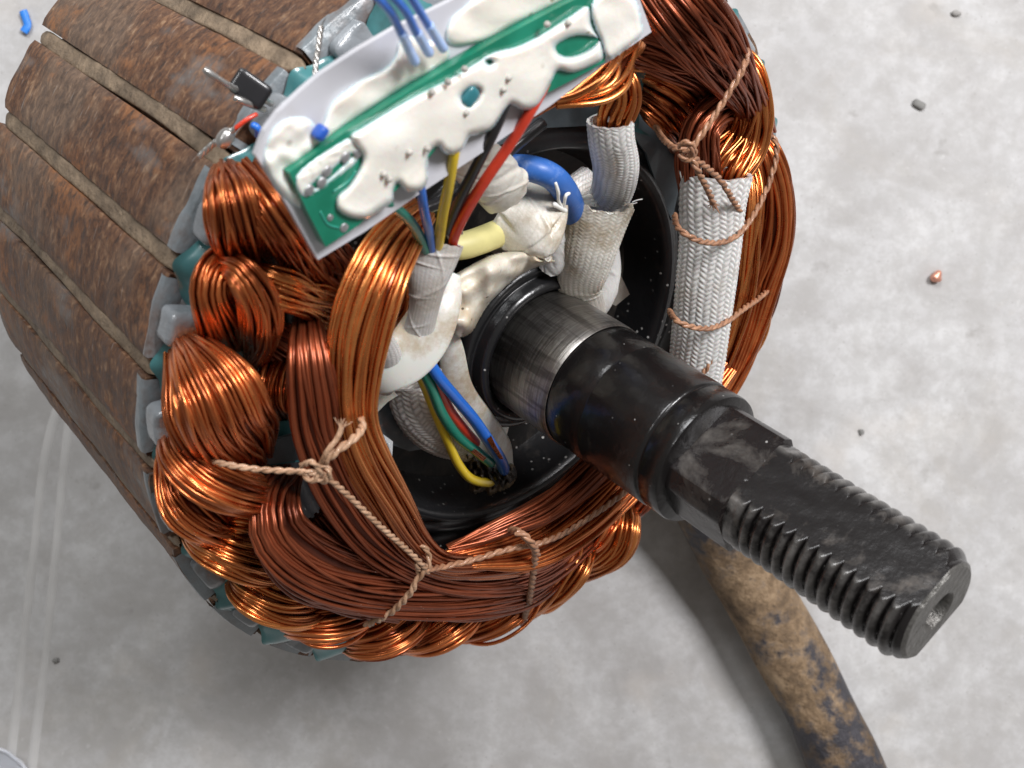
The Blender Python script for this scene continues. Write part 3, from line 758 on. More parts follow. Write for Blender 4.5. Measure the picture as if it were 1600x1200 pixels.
# threaded end: a polar section cut by two flats, helical thread on what is left
nf = np.array([-.31, -.95]); nf = nf/np.linalg.norm(nf); af = math.atan2(nf[1], nf[0])
mA = 200
def section(zs, rfun, flats):
    A = np.linspace(-PI, PI, mA, endpoint=False); out = []
    for z in zs:
        r = rfun(A, z)
        for (an_, dist) in flats(z):
            cc = np.cos(A-an_); lim = np.where(cc > .05, dist/np.maximum(cc, .05), 9)
            r = np.minimum(r, lim)
        out.append(np.stack([r*np.cos(A), r*np.sin(A), np.full(mA, z)], 1))
    return np.array(out)
def fl2(z):
    rel = [(af, .097), (af+PI, .074)]
    return rel
def fl4(z): return [(af, .0973), (af+PI, .0745), (af-PI/2, .113), (af+PI/2, .124)]
zs = np.r_[.640, np.linspace(.651, .80, 24)]
V = section(zs, lambda A, z: np.full(mA, .136), fl4)
V2 = section([.803], lambda A, z: np.full(mA, .10), fl4)
SHD = m_black('dusty_black_steel', (.013, .010, .010), .24, .7, dcol=(.13, .115, .10), met=.2, lo=.53, sc=7, speck=.6, coat=.05)
build('spanner_flats', (np.vstack([V.reshape(-1, 3), V2.reshape(-1, 3)]), grid_faces(len(zs)+1, mA)), SHD, shaft, auto=.5)
pit = .0278
def thr(A, z):
    ph = ((z+pit*A/(2*PI))/pit) % 1
    tri = .5-.5*np.cos(2*PI*ph); tri = np.sin(PI*ph)**.75
    k = 1-np.clip((z-1.195)/.022, 0, 1)
    s0 = np.clip((z-.815)/.03, 0, 1)
    r = .1235-.0125*(1-tri)*k*s0
    if z > 1.192: r = r-(z-1.192)*.7
    return r
zs = np.r_[.7995, np.linspace(.800, 1.216, 330)]
V = section(zs, thr, fl2)
V[0] = V[1]*[.8, .8, 1]; V[0, :, 2] = .7995
rng = np.random.default_rng(3)
A_ = np.arctan2(V[..., 1], V[..., 0]); rr = np.hypot(V[..., 0], V[..., 1])
V[..., :2] *= (1+.006*snoise(A_*12, V[..., 2]*60, rng, 5))[..., None]
cr_ = np.clip((np.hypot(V[..., 0], V[..., 1])-.116)/.008, 0, 1)
build('threaded_end', (V.reshape(-1, 3), grid_faces(len(zs), mA), {'shade': ('FLOAT', cr_)}), THR, shaft, auto=.9)
E_ = V[-1]; rings = [E_, E_*[.93, .93, 1]+[0, 0, .006]]
rad = np.hypot(rings[1][:, 0], rings[1][:, 1])
hr = .045
for t in (.5, 1):
    k = (rad+(hr-rad)*t)/rad; q = rings[1].copy(); q[:, :2] *= k[:, None]; rings.append(q)
for (r_, z_) in ((.041, 1.219), (.034, 1.205), (.026, 1.12), (.002, 1.10)):
    q = rings[-1].copy(); q[:, :2] *= (r_/np.hypot(q[:, 0], q[:, 1]))[:, None]; q[:, 2] = z_; rings.append(q)
endm = m_plain('sawn_steel_face', (.16, .155, .145), .42, .25, met=.7, bump=.006, sc=20, dirt=(.06, .05, .045), dirt_amt=.6)
build('end_face', (np.array(rings).reshape(-1, 3), grid_faces(len(rings), mA)), endm, shaft, auto=.5)
# scratch line and dirt smear kept as material; a coloured bead paints the blue highlight in the centre hole
glint = M('blue_glint'); glint.set(col=(.05, .12, .22), ro=.06, coat=1.)
build('hole_glint', rbox(np.array([.0, .0, 1.178]), *np.eye(3), .030, .030, .010, .95, 4), glint.m, shaft)

# ---------------------------------------------------------------- braided sleeves
def m_sleeve(name, c1, c2, ro=.42, dirt=(.30, .22, .12), da=.5, lo=.56, dark=(.30, .28, .26)):
    k = M(name).frame(stator); sh = k.attr('shade')
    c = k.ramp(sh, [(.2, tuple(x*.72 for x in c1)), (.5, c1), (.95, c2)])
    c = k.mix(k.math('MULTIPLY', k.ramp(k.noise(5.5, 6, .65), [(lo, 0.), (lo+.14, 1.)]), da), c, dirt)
    c = k.specks((.12, .09, .06), c, 26, .05)
    k.set(col=c, ro=ro, coat=.25, cro=.25, sss=.12); k.b.inputs['Subsurface Scale'].default_value = .0006
    k.bump(k.noise(90, 2, stretch=(1, 1, .3)), .003, .4)
    return k.m
SLV = m_sleeve('white_braid', (.68, .67, .65), (.84, .83, .81))
SLY = m_sleeve('yellowed_braid', (.66, .63, .56), (.82, .79, .73), lo=.49, da=.75)
SLG = m_sleeve('grey_braid', (.52, .50, .48), (.70, .68, .66), lo=.5, da=.4)
def slv(name, pts, mat, label, **kw):
    return tag(build(name, sleeve(pts, **kw), mat), label, 'sleeve')
slv('braided_sleeve', [(1119, 270, .25, 56), (1113, 320, .255, 51), (1110, 380, .26, 47), (1104, 440, .265, 45), (1096, 510, .265, 43), (1088, 575, .26, 42), (1078, 640, .25, 40)], SLV,
    'long straight white braided sleeve tied beside the windings on the right', flat=.62, nb=17, pitch=1.15, amp=.075, n=260, m=144, seed=1)
slv('braided_sleeve', [(955, 186, .25, 37), (957, 220, .245, 36), (962, 262, .21, 36), (955, 300, .15, 33), (935, 335, .08, 30)], SLV,
    'white braided sleeve with brown stains leaving the copper hank at the top of the hub', flat=.7, nb=14, pitch=1.1, amp=.055, n=220, m=120, seed=2)
slv('braided_sleeve', [(931, 318, .16, 62), (924, 360, .16, 50), (914, 405, .15, 42), (905, 450, .11, 35), (920, 490, .05, 30)], SLY,
    'wide flattened white sleeve with the thick blue cable going into its mouth', flat=.5, nb=19, pitch=1., amp=.042, con=.75, crease=.06, n=190, m=140, seed=3)
slv('braided_sleeve', [(918, 278, .02, 20), (900, 292, .03, 19), (893, 312, .03, 18), (905, 335, .0, 18)], SLG,
    'short grey braided sleeve end tucked behind the blue cable', flat=.8, nb=11, pitch=1.2, amp=.06, n=80, m=80, seed=4)
slv('braided_sleeve', [(648, 590, .10, 44), (658, 632, .10, 46), (684, 668, .08, 42), (722, 690, .05, 32), (760, 690, .02, 30)], SLG,
    'curved grey-white braided sleeve under the four coloured wires at the lower left of the hub', flat=.7, nb=14, pitch=1.2, amp=.055, n=200, m=120, seed=5)
slv('braided_sleeve', [(598, 528, .24, 14), (606, 555, .22, 22), (606, 590, .19, 20), (600, 612, .17, 12)], SLG,
    'small grey woven sleeve stub showing left of the translucent strap', flat=.6, nb=12, pitch=1.3, amp=.05, n=80, m=80, seed=6)
slv('wire_sleeve', [(683, 376, .25, 41), (676, 408, .25, 37), (668, 442, .25, 30), (662, 480, .24, 24), (652, 530, .22, 24)], SLG,
    'grey fabric sleeve holding the five coloured wires below the circuit board', flat=.55, nb=20, pitch=1., amp=.028, con=.5, crease=.10, n=120, m=120, seed=7, ragged=2.2)
slv('flat_sleeve', [(850, 285, .10, 30), (842, 320, .15, 48), (828, 355, .17, 54), (812, 378, .15, 52), (806, 398, .11, 46)], SLY,
    'creased off-white flattened sleeve folded over between the yellow tube and the blue cable', flat=.28, nb=30, pitch=1., amp=.02, con=.35, crease=.13, n=170, m=120, seed=8)
slv('folded_tube', [(706, 200, .22, 34), (735, 240, .22, 42), (772, 280, .20, 44), (790, 308, .17, 36)], SLY,
    'dirty off-white tube folded over behind the black and red wires', flat=.6, nb=24, pitch=1.2, amp=.008, con=.12, crease=.10, n=90, m=100, seed=9)
slv('soft_tube', [(862, 300, .06, 26), (878, 350, .10, 24), (872, 395, .10, 22), (858, 420, .08, 18)], SLV,
    'smooth white tube lying behind the creased flat sleeve, above the seal', flat=.8, nb=20, pitch=1.2, amp=.006, con=.12, crease=.08, n=80, m=60, seed=10)
slv('soft_tube', [(944, 380, .03, 22), (950, 425, .05, 20), (940, 465, .06, 20), (926, 492, .04, 16)], SLV,
    'smooth white tube curving down behind the wide flattened sleeve, right of the shaft', flat=.6, nb=20, pitch=1.2, amp=.006, con=.12, crease=.08, n=80, m=60, seed=11)

def hairs(parent, spots, mat, seed=0, r=1.1):
    rng = np.random.default_rng(seed); ps = []
    for (x, y, h, dx, dy, l) in spots:
        t = np.linspace(0, 1, 8); k = rng.normal(size=2)*l*.25
        ps.append(np.array([pm(x+dx*l*q+k[0]*q*q, y+dy*l*q+k[1]*q*q, h+.012*q) for q in t]))
    build('loose_thread', tubes(ps, r*2.6/F, 5), mat, parent)
_o = bpy.data.objects
hairs(_o['braided_sleeve.002'], [(988, 316, .165, .9, -.5, 16), (985, 318, .165, .8, .2, 12), (876, 326, .17, -.6, .5, 12), (880, 328, .17, -.2, .9, 10), (930, 321, .18, .1, -1, 7)], SLV, 1)
hairs(_o['braided_sleeve'], [(1064, 277, .26, -.3, -1, 8), (1095, 272, .27, .1, -1, 7), (1130, 267, .27, .3, -1, 8), (1160, 264, .26, .6, -1, 9), (1172, 262, .25, .5, -.6, 8)], SLV, 2)
hairs(_o['braided_sleeve.001'], [(925, 195, .26, -.4, -1, 7), (950, 190, .27, .2, -1, 6), (985, 183, .26, .6, -.9, 9), (988, 180, .26, .2, -1, 8)], SLV, 3)
hairs(_o['wire_sleeve'], [(648, 374, .26, -.3, -1, 8), (668, 378, .27, -.2, -1, 7), (700, 376, .27, .3, -1, 8), (716, 368, .26, .5, -.9, 10), (722, 366, .26, .3, -1, 7)], SLG, 4)

# ---------------------------------------------------------------- insulated wires and cables
def m_ins(name, col, ro=.3, coat=.3, dirt=(.05, .04, .03), da=.35, sc=20):
    k = M(name).frame(stator)
    c = k.mix(k.math('MULTIPLY', k.ramp(k.noise(sc, 5, .6), [(.56, 0.), (.7, 1.)]), da), col, dirt)
    c = k.mix(k.ramp(k.noise(4, 3), [(.35, 0.), (.7, .3)]), c, tuple(min(1, x*1.5+.02) for x in col))
    k.set(col=c, ro=ro, coat=coat, cro=.2); k.bump(k.noise(40, 3), .003, .4); return k.m
BLUE = m_ins('blue_insulation', (.015, .135, .56)); YEL = m_ins('yellow_insulation', (.72, .50, .02)); RED = m_ins('red_insulation', (.60, .045, .018))
GRN = m_ins('green_insulation', (.008, .19, .125)); BLK = m_ins('black_insulation', (.012, .011, .013), da=.1)
G1 = 'signal wires from the circuit board'
def wr(name, pts, r, mat, label, cat='wire', group=None, **kw):
    return tag(build(name, wire(pts, r, **kw), mat), label, cat, group)
wr('signal_wire', [(600, 312, .40), (618, 325, .38), (640, 345, .33), (655, 368, .28), (668, 395, .25)], 8.5, GRN, 'short green wire bent from the board corner into the grey sleeve', group=G1)
wr('signal_wire', [(655, 270, .41), (659, 305, .39), (664, 335, .35), (671, 365, .29), (676, 400, .25)], 7.5, BLUE, 'blue wire second from the left entering the grey sleeve', group=G1)
wr('signal_wire', [(716, 205, .42), (709, 245, .41), (701, 290, .38), (692, 335, .33), (686, 375, .28), (682, 400, .25)], 8.5, YEL, 'yellow wire entering the grey sleeve below the board', group=G1)
wr('signal_wire', [(796, 150, .418), (780, 188, .415), (762, 225, .40), (740, 268, .36), (716, 315, .32), (698, 362, .27), (692, 395, .25)], 9, BLK, 'black wire running from the board glue to the grey sleeve', group=G1)
wr('signal_wire', [(856, 118, .415), (846, 142, .418), (828, 175, .415), (795, 228, .39), (758, 282, .36), (728, 330, .32), (710, 368, .28), (703, 395, .25)], 9, RED, 'long red wire running from the board glue to the grey sleeve', group=G1)
G2 = 'bare-ended wires in the lower sleeve'
wr('burnt_wire', [(640, 560, .20), (662, 600, .19), (680, 645, .17), (700, 690, .14), (716, 725, .12), (736, 748, .10), (762, 754, .08), (772, 748, .05)], 7.5, YEL, 'yellow wire at the outer edge of the lower wire group, curling at its end', group=G2)
wr('burnt_wire', [(648, 555, .21), (672, 600, .21), (690, 645, .19), (714, 680, .16), (742, 703, .13), (768, 724, .10)], 8.5, GRN, 'green wire with a split scorched end in the lower wire group', group=G2)
wr('burnt_wire', [(660, 555, .21), (684, 602, .20), (702, 640, .18), (724, 670, .16), (744, 693, .12)], 8.5, RED, 'red wire ending short between the green and blue ones in the lower wire group', group=G2)
wr('burnt_wire', [(664, 555, .23), (686, 590, .23), (714, 624, .21), (740, 655, .19), (764, 690, .16), (782, 718, .12), (788, 736, .10)], 9.5, BLUE, 'blue wire with exposed copper near its end in the lower wire group', group=G2)
# exposed strands
ex = tubes([ctrl([(764+i*2.2, 683-i, .185, 1), (772+i*2.2, 698, .178, 1), (783+i*1.6, 716, .155, 1)], 12)[0] for i in (-1, 0, 1)], 1.7/F*2.75, 6)
build('bare_strands', ex, COPPER_G, bpy.data.objects['burnt_wire.003'])
ex = tubes([ctrl([(738+i*2, 703-i*2, .15, 1), (748+i*2, 711-i*2, .142, 1), (757+i*2, 718-i*2, .132, 1)], 12)[0] for i in (-1, 0, 1)], 1.3/F*2.75, 6)
build('bare_strands', ex, COPPER_G, bpy.data.objects['burnt_wire.001'])
# scorched end of the group
CHAR = m_plain('charred_residue', (.03, .022, .015), .35, .5, coat=.4, sc=30, dirt=(.22, .13, .04), dirt_amt=.8, bump=.01)
AMB = m_plain('amber_residue', (.34, .24, .12), .3, .4, coat=.5, sc=26, dirt=(.05, .03, .015), dirt_amt=.9, bump=.02, dlo=.45)
tag(build('charred_lump', blob([(722, 700), (740, 706), (762, 722), (782, 735), (800, 728), (806, 745), (790, 760), (765, 764), (742, 755), (728, 732)], .03, .045, 10, 2, 4, lump=.8, lscale=14), CHAR), 'black charred lump round the ends of the lower coloured wires', 'residue')
tag(build('amber_residue', blob([(745, 752), (770, 735), (798, 722), (805, 745), (795, 760), (775, 768), (765, 772), (758, 765), (742, 770), (733, 760)], .022, .035, 8, 2, 7, lump=.8, lscale=12), AMB), 'brown amber melted residue under the charred wire ends', 'residue')
# blue jumper wires over the card
JG = 'blue jumper wires over the white card'
jl = ['leftmost of the three blue jumper wires at the top edge of the card', 'middle one of the three blue jumper wires at the top edge of the card', 'rightmost of the three blue jumper wires at the top edge of the card']
SEM = m_ins('glazed_blue_end', (.34, .48, .80), .2, .6, dirt=(.70, .72, .78), da=.8, sc=9)
for i, (a, b, c_, d_) in enumerate([((578, -14), (608, 16), (626, 50), (649, 97)), ((607, -14), (634, 18), (650, 50), (671, 83)), ((636, -14), (650, 8), (668, 38), (693, 76))]):
    wr('jumper_wire', [(*a, .52), (*b, .50), (*c_, .47), ((c_[0]+d_[0])/2, (c_[1]+d_[1])/2, .452), (*d_, .445)], 7.2, BLUE, jl[i], group=JG)
    o = bpy.data.objects['jumper_wire'+('' if i == 0 else '.%03d' % i)]
    build('glazed_end', wire([(c_[0]+1, c_[1], .472), ((c_[0]+d_[0])/2, (c_[1]+d_[1])/2, .455), (d_[0]+1, d_[1]+2, .446)], 8.2, n=20), SEM, o)
wr('thick_blue_cable', [(778, 262, .10), (800, 262, .12), (832, 264, .16), (862, 276, .18), (882, 298, .17), (893, 324, .14), (898, 352, .10)], 21, m_ins('matt_blue_jacket', (.025, .115, .40), .45, .1, dirt=(.45, .55, .75), da=.3, sc=26), 'thick blue cable arching into the mouth of the wide flattened sleeve', 'cable')
wh = M('white_latex'); wh.set(col=(.85, .84, .80), ro=.3)
build('glue_drip', wire([(868, 285, .215), (872, 300, .215), (873, 314, .205), (880, 324, .20), (884, 306, .212), (890, 302, .208)], 2.6, n=30, rough=.2), wh.m, bpy.data.objects['thick_blue_cable'])
build('glue_drip', wire([(864, 318, .20), (876, 325, .20), (884, 330, .195)], 4, n=12, rough=.2), wh.m, bpy.data.objects['thick_blue_cable'])
wr('yellow_tube', [(690, 385, .10), (722, 384, .12), (750, 376, .12), (785, 362, .10)], 22, m_plain('pale_yellow_tube', (.62, .56, .24), .5, .12, dirt=(.4, .33, .16), dirt_amt=.4), 'short pale yellow tube beside the grey wire sleeve', 'tube')
wr('short_wire', [(655, 330, .16), (720, 300, .16), (790, 240, .16), (850, 190, .16)], 10, BLK, 'black wire half hidden under the board edge', 'wire')

# translucent strap, tail sleeve and film bits
def band(pts, th, n=60, m=20, bulge=.25):
    P, W, L = ctrl(pts, n); T, B, N = frames(P)
    y = np.linspace(-1, 1, m)
    top = P[:, None]+B[:, None]*(W[:, None]*y)[:, :, None]+N[:, None]*(W[:, None]*bulge*(1-y*y))[:, :, None]
    bot = top-N[:, None]*th
    V = np.concatenate([top, bot[:, ::-1]], 1)
    Fs = grid_faces(n, 2*m)
    ec = np.array([[s*2*m+j, s*2*m+j+1, s*2*m+2*m-2-j, s*2*m+2*m-1-j] for s in (0, n-1) for j in range(m-1)])
    return V.reshape(-1, 3), np.vstack([Fs, ec])
tl = M('milky_plastic').frame(stator)
cc_ = tl.mix(tl.math('MULTIPLY', tl.ramp(tl.noise(5, 8, .74), [(.47, 0.), (.62, 1.)]), .75), (.74, .74, .69), (.38, .27, .14))
tl.set(col=cc_, ro=.34, tr=.12, coat=.3, cro=.2, sss=.35); tl.b.inputs['Subsurface Scale'].default_value = .002
tag(build('nylon_strap', band([(700, 425, .19, 20), (688, 468, .22, 34), (664, 520, .235, 42), (634, 560, .235, 40), (602, 588, .22, 28), (574, 604, .18, 16)], .02, bulge=.22), tl.m), 'wide milky nylon strap wrapped round the sleeves left of the shaft, stained brown', 'strap')
tag(build('nylon_tail', band([(690, 490, .10, 12), (704, 545, .11, 20), (716, 610, .10, 24), (736, 668, .07, 40), (764, 712, .04, 40), (784, 742, .02, 22)], .012, bulge=.35), tl.m), 'milky shrink sleeve laid open behind the four lower coloured wires', 'shrink sleeve')
film = M('clear_film').frame(stator); film.set(col=(.62, .65, .67), ro=.2, tr=.35, coat=.4)
def cutfilm(name, poly, h, label, mat=film.m, hf=None, rib=0):
    o = build(name, plate(poly, h, .008, hf), mat, smooth=False); return tag(o, label, 'film')
cutfilm('white_film', [(566, 590), (604, 600), (622, 618), (606, 628), (588, 646), (572, 640), (560, 620)], .14, 'white film scrap sticking out below the milky strap', tl.m)
cutfilm('ribbed_film', [(570, 655), (590, 672), (614, 690), (612, 732), (590, 715), (572, 695)], .13, 'ribbed clear film scrap at the left rim of the hub')
for i in range(5):
    x = 574+i*8.4; y = 662+i*7.4
    build('film_rib', wire([(x, y, .137), (x+1.5, y+32-i*.8, .137)], 2.2, n=6, m=8), film.m, bpy.data.objects['ribbed_film'])
cutfilm('white_film', [(768, 662), (797, 660), (792, 680), (780, 690), (770, 684)], .05, 'small white film corner under the seal, right of the milky sleeve', tl.m)
cutfilm('grey_film', [(585, 640), (618, 618), (700, 660), (702, 695), (640, 705), (598, 690)], .04, 'dull grey film lying on the hub under the grey braided sleeve', FILMG)
cutfilm('dusty_film', [(946, 392), (958, 404), (984, 460), (962, 478), (948, 470)], .03, 'small dusty cream film flap right of the wide flattened sleeve', SLY)
cutfilm('grey_film', [(990, 170), (1024, 196), (1052, 240), (1060, 300), (1050, 345), (1030, 300), (1010, 240), (985, 205)], .02, 'smoky grey film standing between the hub rim and the right windings', FILMG)
cutfilm('grey_film', [(835, 175), (925, 160), (990, 168), (985, 205), (930, 196), (850, 200), (795, 222), (770, 230)], .02, 'dull grey film strip under the board along the top of the hub rim', FILMG)
cutfilm('teal_film', [(984, 108), (1010, 108), (1000, 160), (998, 200), (1020, 215), (990, 205), (983, 165)], .10, 'teal film strip standing between the small sleeve and the right-hand coils', TEAL)
cutfilm('teal_film', [(372, 690), (425, 660), (470, 655), (478, 720), (420, 728), (380, 716)], .10, 'teal film under the cord knot between two left-hand coils', TEAL)
cutfilm('grey_film', [(378, 716), (420, 690), (470, 676), (474, 718), (420, 726)], .125, 'grey film strip beneath the cord, left of the knot', FILMG)

# ---------------------------------------------------------------- circuit board
BH = .40
board = empty('circuit_board', pm(700, 200, BH), 'green circuit board on a white card, smothered in cream potting glue, at the top', 'circuit board')
cardm = m_plain('white_card', (.60, .60, .64), .28, .08, coat=.4, dirt=(.35, .30, .26), dirt_amt=.25, sc=5)
card_poly = [(400, 243), (414, 205), (435, 176), (470, 143), (500, 117), (560, 78), (622, 42), (700, 4), (760, -30), (860, -60), (985, -60), (1000, 0), (1018, 50), (940, 104), (860, 165), (760, 234), (660, 300), (570, 362), (497, 406), (450, 322)]
sp_ = [tuple(p) for p in smooth_poly(card_poly, 1)]
build('white_card', plate(sp_, BH, .012), cardm, board, smooth=False)
pcbm = M('green_solder_mask').frame(stator)
pcbm.set(col=pcbm.ramp(pcbm.noise(12, 4), [(.35, (.004, .15, .085)), (.7, (.012, .22, .135))]), ro=.2, coat=.6)
up = [(452, 270), (500, 234), (545, 202), (600, 168), (650, 136), (700, 106), (760, 72), (830, 34), (880, 8), (925, -14)]
lo = [(950, 60), (945, 97), (900, 122), (860, 143), (838, 148), (790, 156), (745, 190), (690, 222), (655, 265), (610, 305), (560, 352), (509, 386), (480, 330)]
build('green_board', plate(up+lo, BH+.024, .022), pcbm.m, board, smooth=False)
gm = M('cream_potting_glue').frame(stator)
gc = gm.ramp(gm.noise(3.2, 4), [(.3, (.79, .75, .66)), (.7, (.87, .855, .81))])
pv = gm.voro(9); gc = gm.specks((.40, .34, .25), gc, 22, .11)
gc = gm.mix(gm.math('MULTIPLY', gm.ramp(gm.noise(9, 6, .7), [(.56, 0.), (.74, 1.)]), .4), gc, (.52, .43, .32))
gc = gm.mix(gm.ramp(gm.attr('shade'), [(.35, .8), (.85, 0.)]), gc, (.55, .68, .72))
pit = gm.math('MULTIPLY', gm.ramp(gm.voro(11), [(.03, 1.), (.08, 0.)]), gm.ramp(gm.noise(5, 2), [(.48, 0.), (.56, 1.)]))
gc = gm.mix(gm.math('MULTIPLY', pit, .75), gc, (.30, .26, .20))
gm.set(col=gc, ro=.24, coat=.5, cro=.08, sss=.3); gm.b.inputs['Subsurface Scale'].default_value = .0015
gm.bump(gm.math('SUBTRACT', gm.math('ADD', gm.noise(7, 5, .6), gm.math('MULTIPLY', gm.noise(2.5, 3), 1.5)), gm.math('MULTIPLY', pit, .5)), .012, .5)
main = [(548, 212), (565, 200), (605, 176), (650, 150), (705, 122), (745, 98), (772, 82), (810, 72), (850, 52), (890, 26), (918, 10), (924, 40), (938, 66), (942, 90), (925, 102), (895, 113), (872, 110), (862, 126), (850, 150), (838, 166), (818, 171), (800, 163), (788, 172), (770, 198), (752, 208), (733, 213), (722, 232), (706, 241), (692, 236), (684, 228), (670, 240), (667, 262), (667, 282), (656, 297), (636, 298), (622, 286), (615, 296), (612, 314), (594, 328), (572, 341), (548, 340), (528, 328), (527, 308), (545, 290), (562, 262), (566, 244), (556, 228)]
holes = [[(868, 72), (890, 58), (915, 55), (936, 62), (920, 78), (895, 88), (876, 86)], [(722, 150), (735, 139), (748, 142), (742, 155), (730, 162)], [(758, 95), (765, 92), (770, 96), (764, 101)]]
build('glue_mass', blob(main, BH+.024, .017, 13, 2, 21, lump=.32, holes=holes, lscale=85), gm.m, board)
build('glue_mass', blob([(506, 190), (520, 160), (560, 128), (600, 108), (618, 88), (625, 62), (642, 56), (660, 66), (690, 62), (702, 88), (680, 108), (640, 130), (590, 162), (540, 196), (508, 220), (500, 214)], BH, .011, 10, 3, 22, lump=.4, lscale=70), gm.m, board)
build('glue_mass', blob([(412, 250), (425, 205), (450, 186), (478, 184), (498, 205), (500, 225), (475, 250), (452, 268), (462, 292), (480, 312), (478, 326), (455, 318), (432, 292)], BH, .009, 14, 3, 23, lump=.7, lscale=40), gm.m, board)
build('glue_mass', blob([(697, 60), (705, 30), (730, 8), (760, -12), (800, -20), (860, -30), (915, -22), (870, 6), (810, 35), (760, 62), (715, 72)], BH, .010, 10, 3, 24, lump=.4, lscale=70), gm.m, board)
build('glue_mass', blob([(925, 8), (952, -10), (990, 0), (1002, 40), (1000, 55), (975, 76), (950, 90), (940, 62), (930, 40)], BH+.026, .009, 7, 3, 25, lump=.4, lscale=70), gm.m, board)
build('glue_drip', blob([(466, 272), (500, 244), (530, 225), (548, 216), (560, 228), (558, 250), (520, 282), (495, 300), (474, 306), (464, 290)], BH+.024, .005, 8, 3, 26, lump=.5, holes=[[(486, 288), (520, 262), (545, 240), (552, 244), (530, 266), (498, 293)]], lscale=16), gm.m, board)
solder = M('solder').frame(stator); solder.set(col=(.45, .45, .46), met=.8, ro=.42)
for i, (x, y) in enumerate([(483, 297), (511, 268), (540, 246), (503, 285), (560, 238)]):
    c = pm(x, y, BH+.028)
    build('solder_joint', rbox(c, *np.eye(3),   .009, .008, .003, .9, 3), solder.m, board)
bp = m_plain('blue_capacitor', (.02, .09, .42), .3, .1)
build('blue_component', rbox(pm(500, 207, BH+.018), *np.eye(3), .012, .008, .012, .6, 3), bp, board)
build('green_component', rbox(pm(734, 151, BH+.035), *np.eye(3), .017, .013, .008, .6, 3), m_plain('teal_component', (.03, .17, .20), .25, .2, coat=.4), board)
# pins poking dull grey through the glue
for i, (x, y) in enumerate([(726, 108), (700, 128), (675, 144), (795, 122), (787, 140), (855, 38), (888, 36), (640, 238), (600, 272), (668, 232), (728, 176), (608, 280)]):
    build('pin_end', rbox(pm(x, y, BH+.044), *np.eye(3), .0055, .005, .006, .9, 3), m_pin if i else (m_pin := m_plain('dull_pin', (.46, .43, .39), .4, .3)), board)

trk = m_plain('board_track', (.03, .30, .22), .25, .1, coat=.5)
for tp in ([(462, 281), (490, 262), (505, 262), (548, 232)], [(474, 300), (492, 300), (515, 284), (540, 262)], [(468, 290), (484, 281), (500, 278)], [(520, 300), (545, 282), (556, 266)], [(500, 330), (512, 350), (530, 356)]):
    build('track', wire([(x, y, BH+.0245) for x, y in tp], 2.1, n=16, m=6), trk, board)
for bx in ([(538, 356), 7], [(516, 340), 5]):
    build('solder_pad', rbox(pm(*bx[0], BH+.025), *np.eye(3), bx[1]*.0011, bx[1]*.0011, .0016, .9, 2), solder.m, board)

# glue on the seal
gs = M('stained_cream_glue').frame(stator)
q = gs.ramp(gs.noise(4, 7, .72), [(.42, 0.), (.58, 1.)])
g2 = gs.mix(gs.math('MULTIPLY', q, .65), (.78, .74, .64), (.46, .33, .18)); g2 = gs.specks((.10, .07, .04), g2, 38, .13)
gs.set(col=g2, ro=.35, coat=.3, sss=.2); gs.b.inputs['Subsurface Scale'].default_value = .0015
gs.bump(gs.noise(16, 6, .7), .006, .6)
tag(build('seal_glue', blob([(692, 450), (712, 430), (742, 412), (772, 398), (810, 392), (838, 392), (846, 402), (866, 408), (846, 414), (822, 424), (800, 438), (778, 458), (760, 478), (748, 498), (738, 516), (722, 526), (708, 520), (700, 498), (690, 474)], .14, .055, 13, 1.4, 31, lump=.6, lscale=55), gs.m), 'lump of cream glue stained brown, stuck to the black seal at the shaft root', 'glue')

# ---------------------------------------------------------------- lacing cords
cm = M('lacing_cord').frame(stator)
c = cm.ramp(cm.noise(30, 5, .6, stretch=(1, 1, 1)), [(.3, (.22, .095, .05)), (.7, (.46, .24, .135))])
cm.set(col=c, ro=.5, coat=.2); cm.bump(cm.noise(120, 2), .004, .6)
c2 = M('pale_lacing_cord').frame(stator)
c2.set(col=c2.ramp(c2.noise(24, 5), [(.3, (.28, .15, .08)), (.7, (.58, .37, .24))]), ro=.5, coat=.2); c2.bump(c2.noise(120, 2), .004, .6)
def cd_(label, pts, r=5.4, mat=None, seed=0, fray=0, knots=(), tufts=()):
    r = r*.94
    o = tag(build('lacing_cord', cord(pts, r, seed=seed, end_fray=fray), mat or cm.m), label, 'cord', 'waxed cords lacing the windings')
    for i, kp in enumerate(knots): build('knot', cord(kp, r*.95, seed=seed+i), mat or cm.m, o)
    for i, kp in enumerate(tufts): build('frayed_end', cord(kp, r*.85, seed=seed+9, strands=5, pitch=9, end_fray=16), mat or c2.m, o)
    return o
cd_('pale cord from the left coils to the knot and on down to the hub corner', [(322, 716, .18, .6), (345, 724, .24), (400, 733, .29), (450, 736, .33), (482, 738, .36), (508, 744, .375), (545, 775, .37), (590, 818, .37), (635, 858, .36), (660, 882, .36), (668, 894, .34)], 5.4, c2.m, 1,
    knots=[[(470, 728, .37), (488, 722, .40), (500, 738, .40), (486, 752, .39), (474, 740, .37)], [(498, 726, .38), (515, 735, .40), (508, 752, .39), (492, 748, .37)],
           [(640, 850, .30), (660, 852, .33), (670, 868, .34), (668, 888, .35), (656, 896, .34), (652, 880, .36)]],
    tufts=[[(500, 728, .38), (512, 704, .40), (526, 686, .40), (534, 668, .40)]])
cd_('cord loop and tail rising from the knot to the inner edge of the left hank', [(498, 732, .37), (518, 712, .40), (538, 696, .40), (556, 682, .39), (566, 668, .36), (564, 656, .33), (568, 690, .3)], 7.2, c2.m, 2)
cd_('cord running from the hub corner down over the bottom coils to the left', [(664, 886, .35), (655, 902, .35), (638, 930, .335), (615, 954, .305), (592, 968, .27), (572, 977, .22)], 6., c2.m, 3)
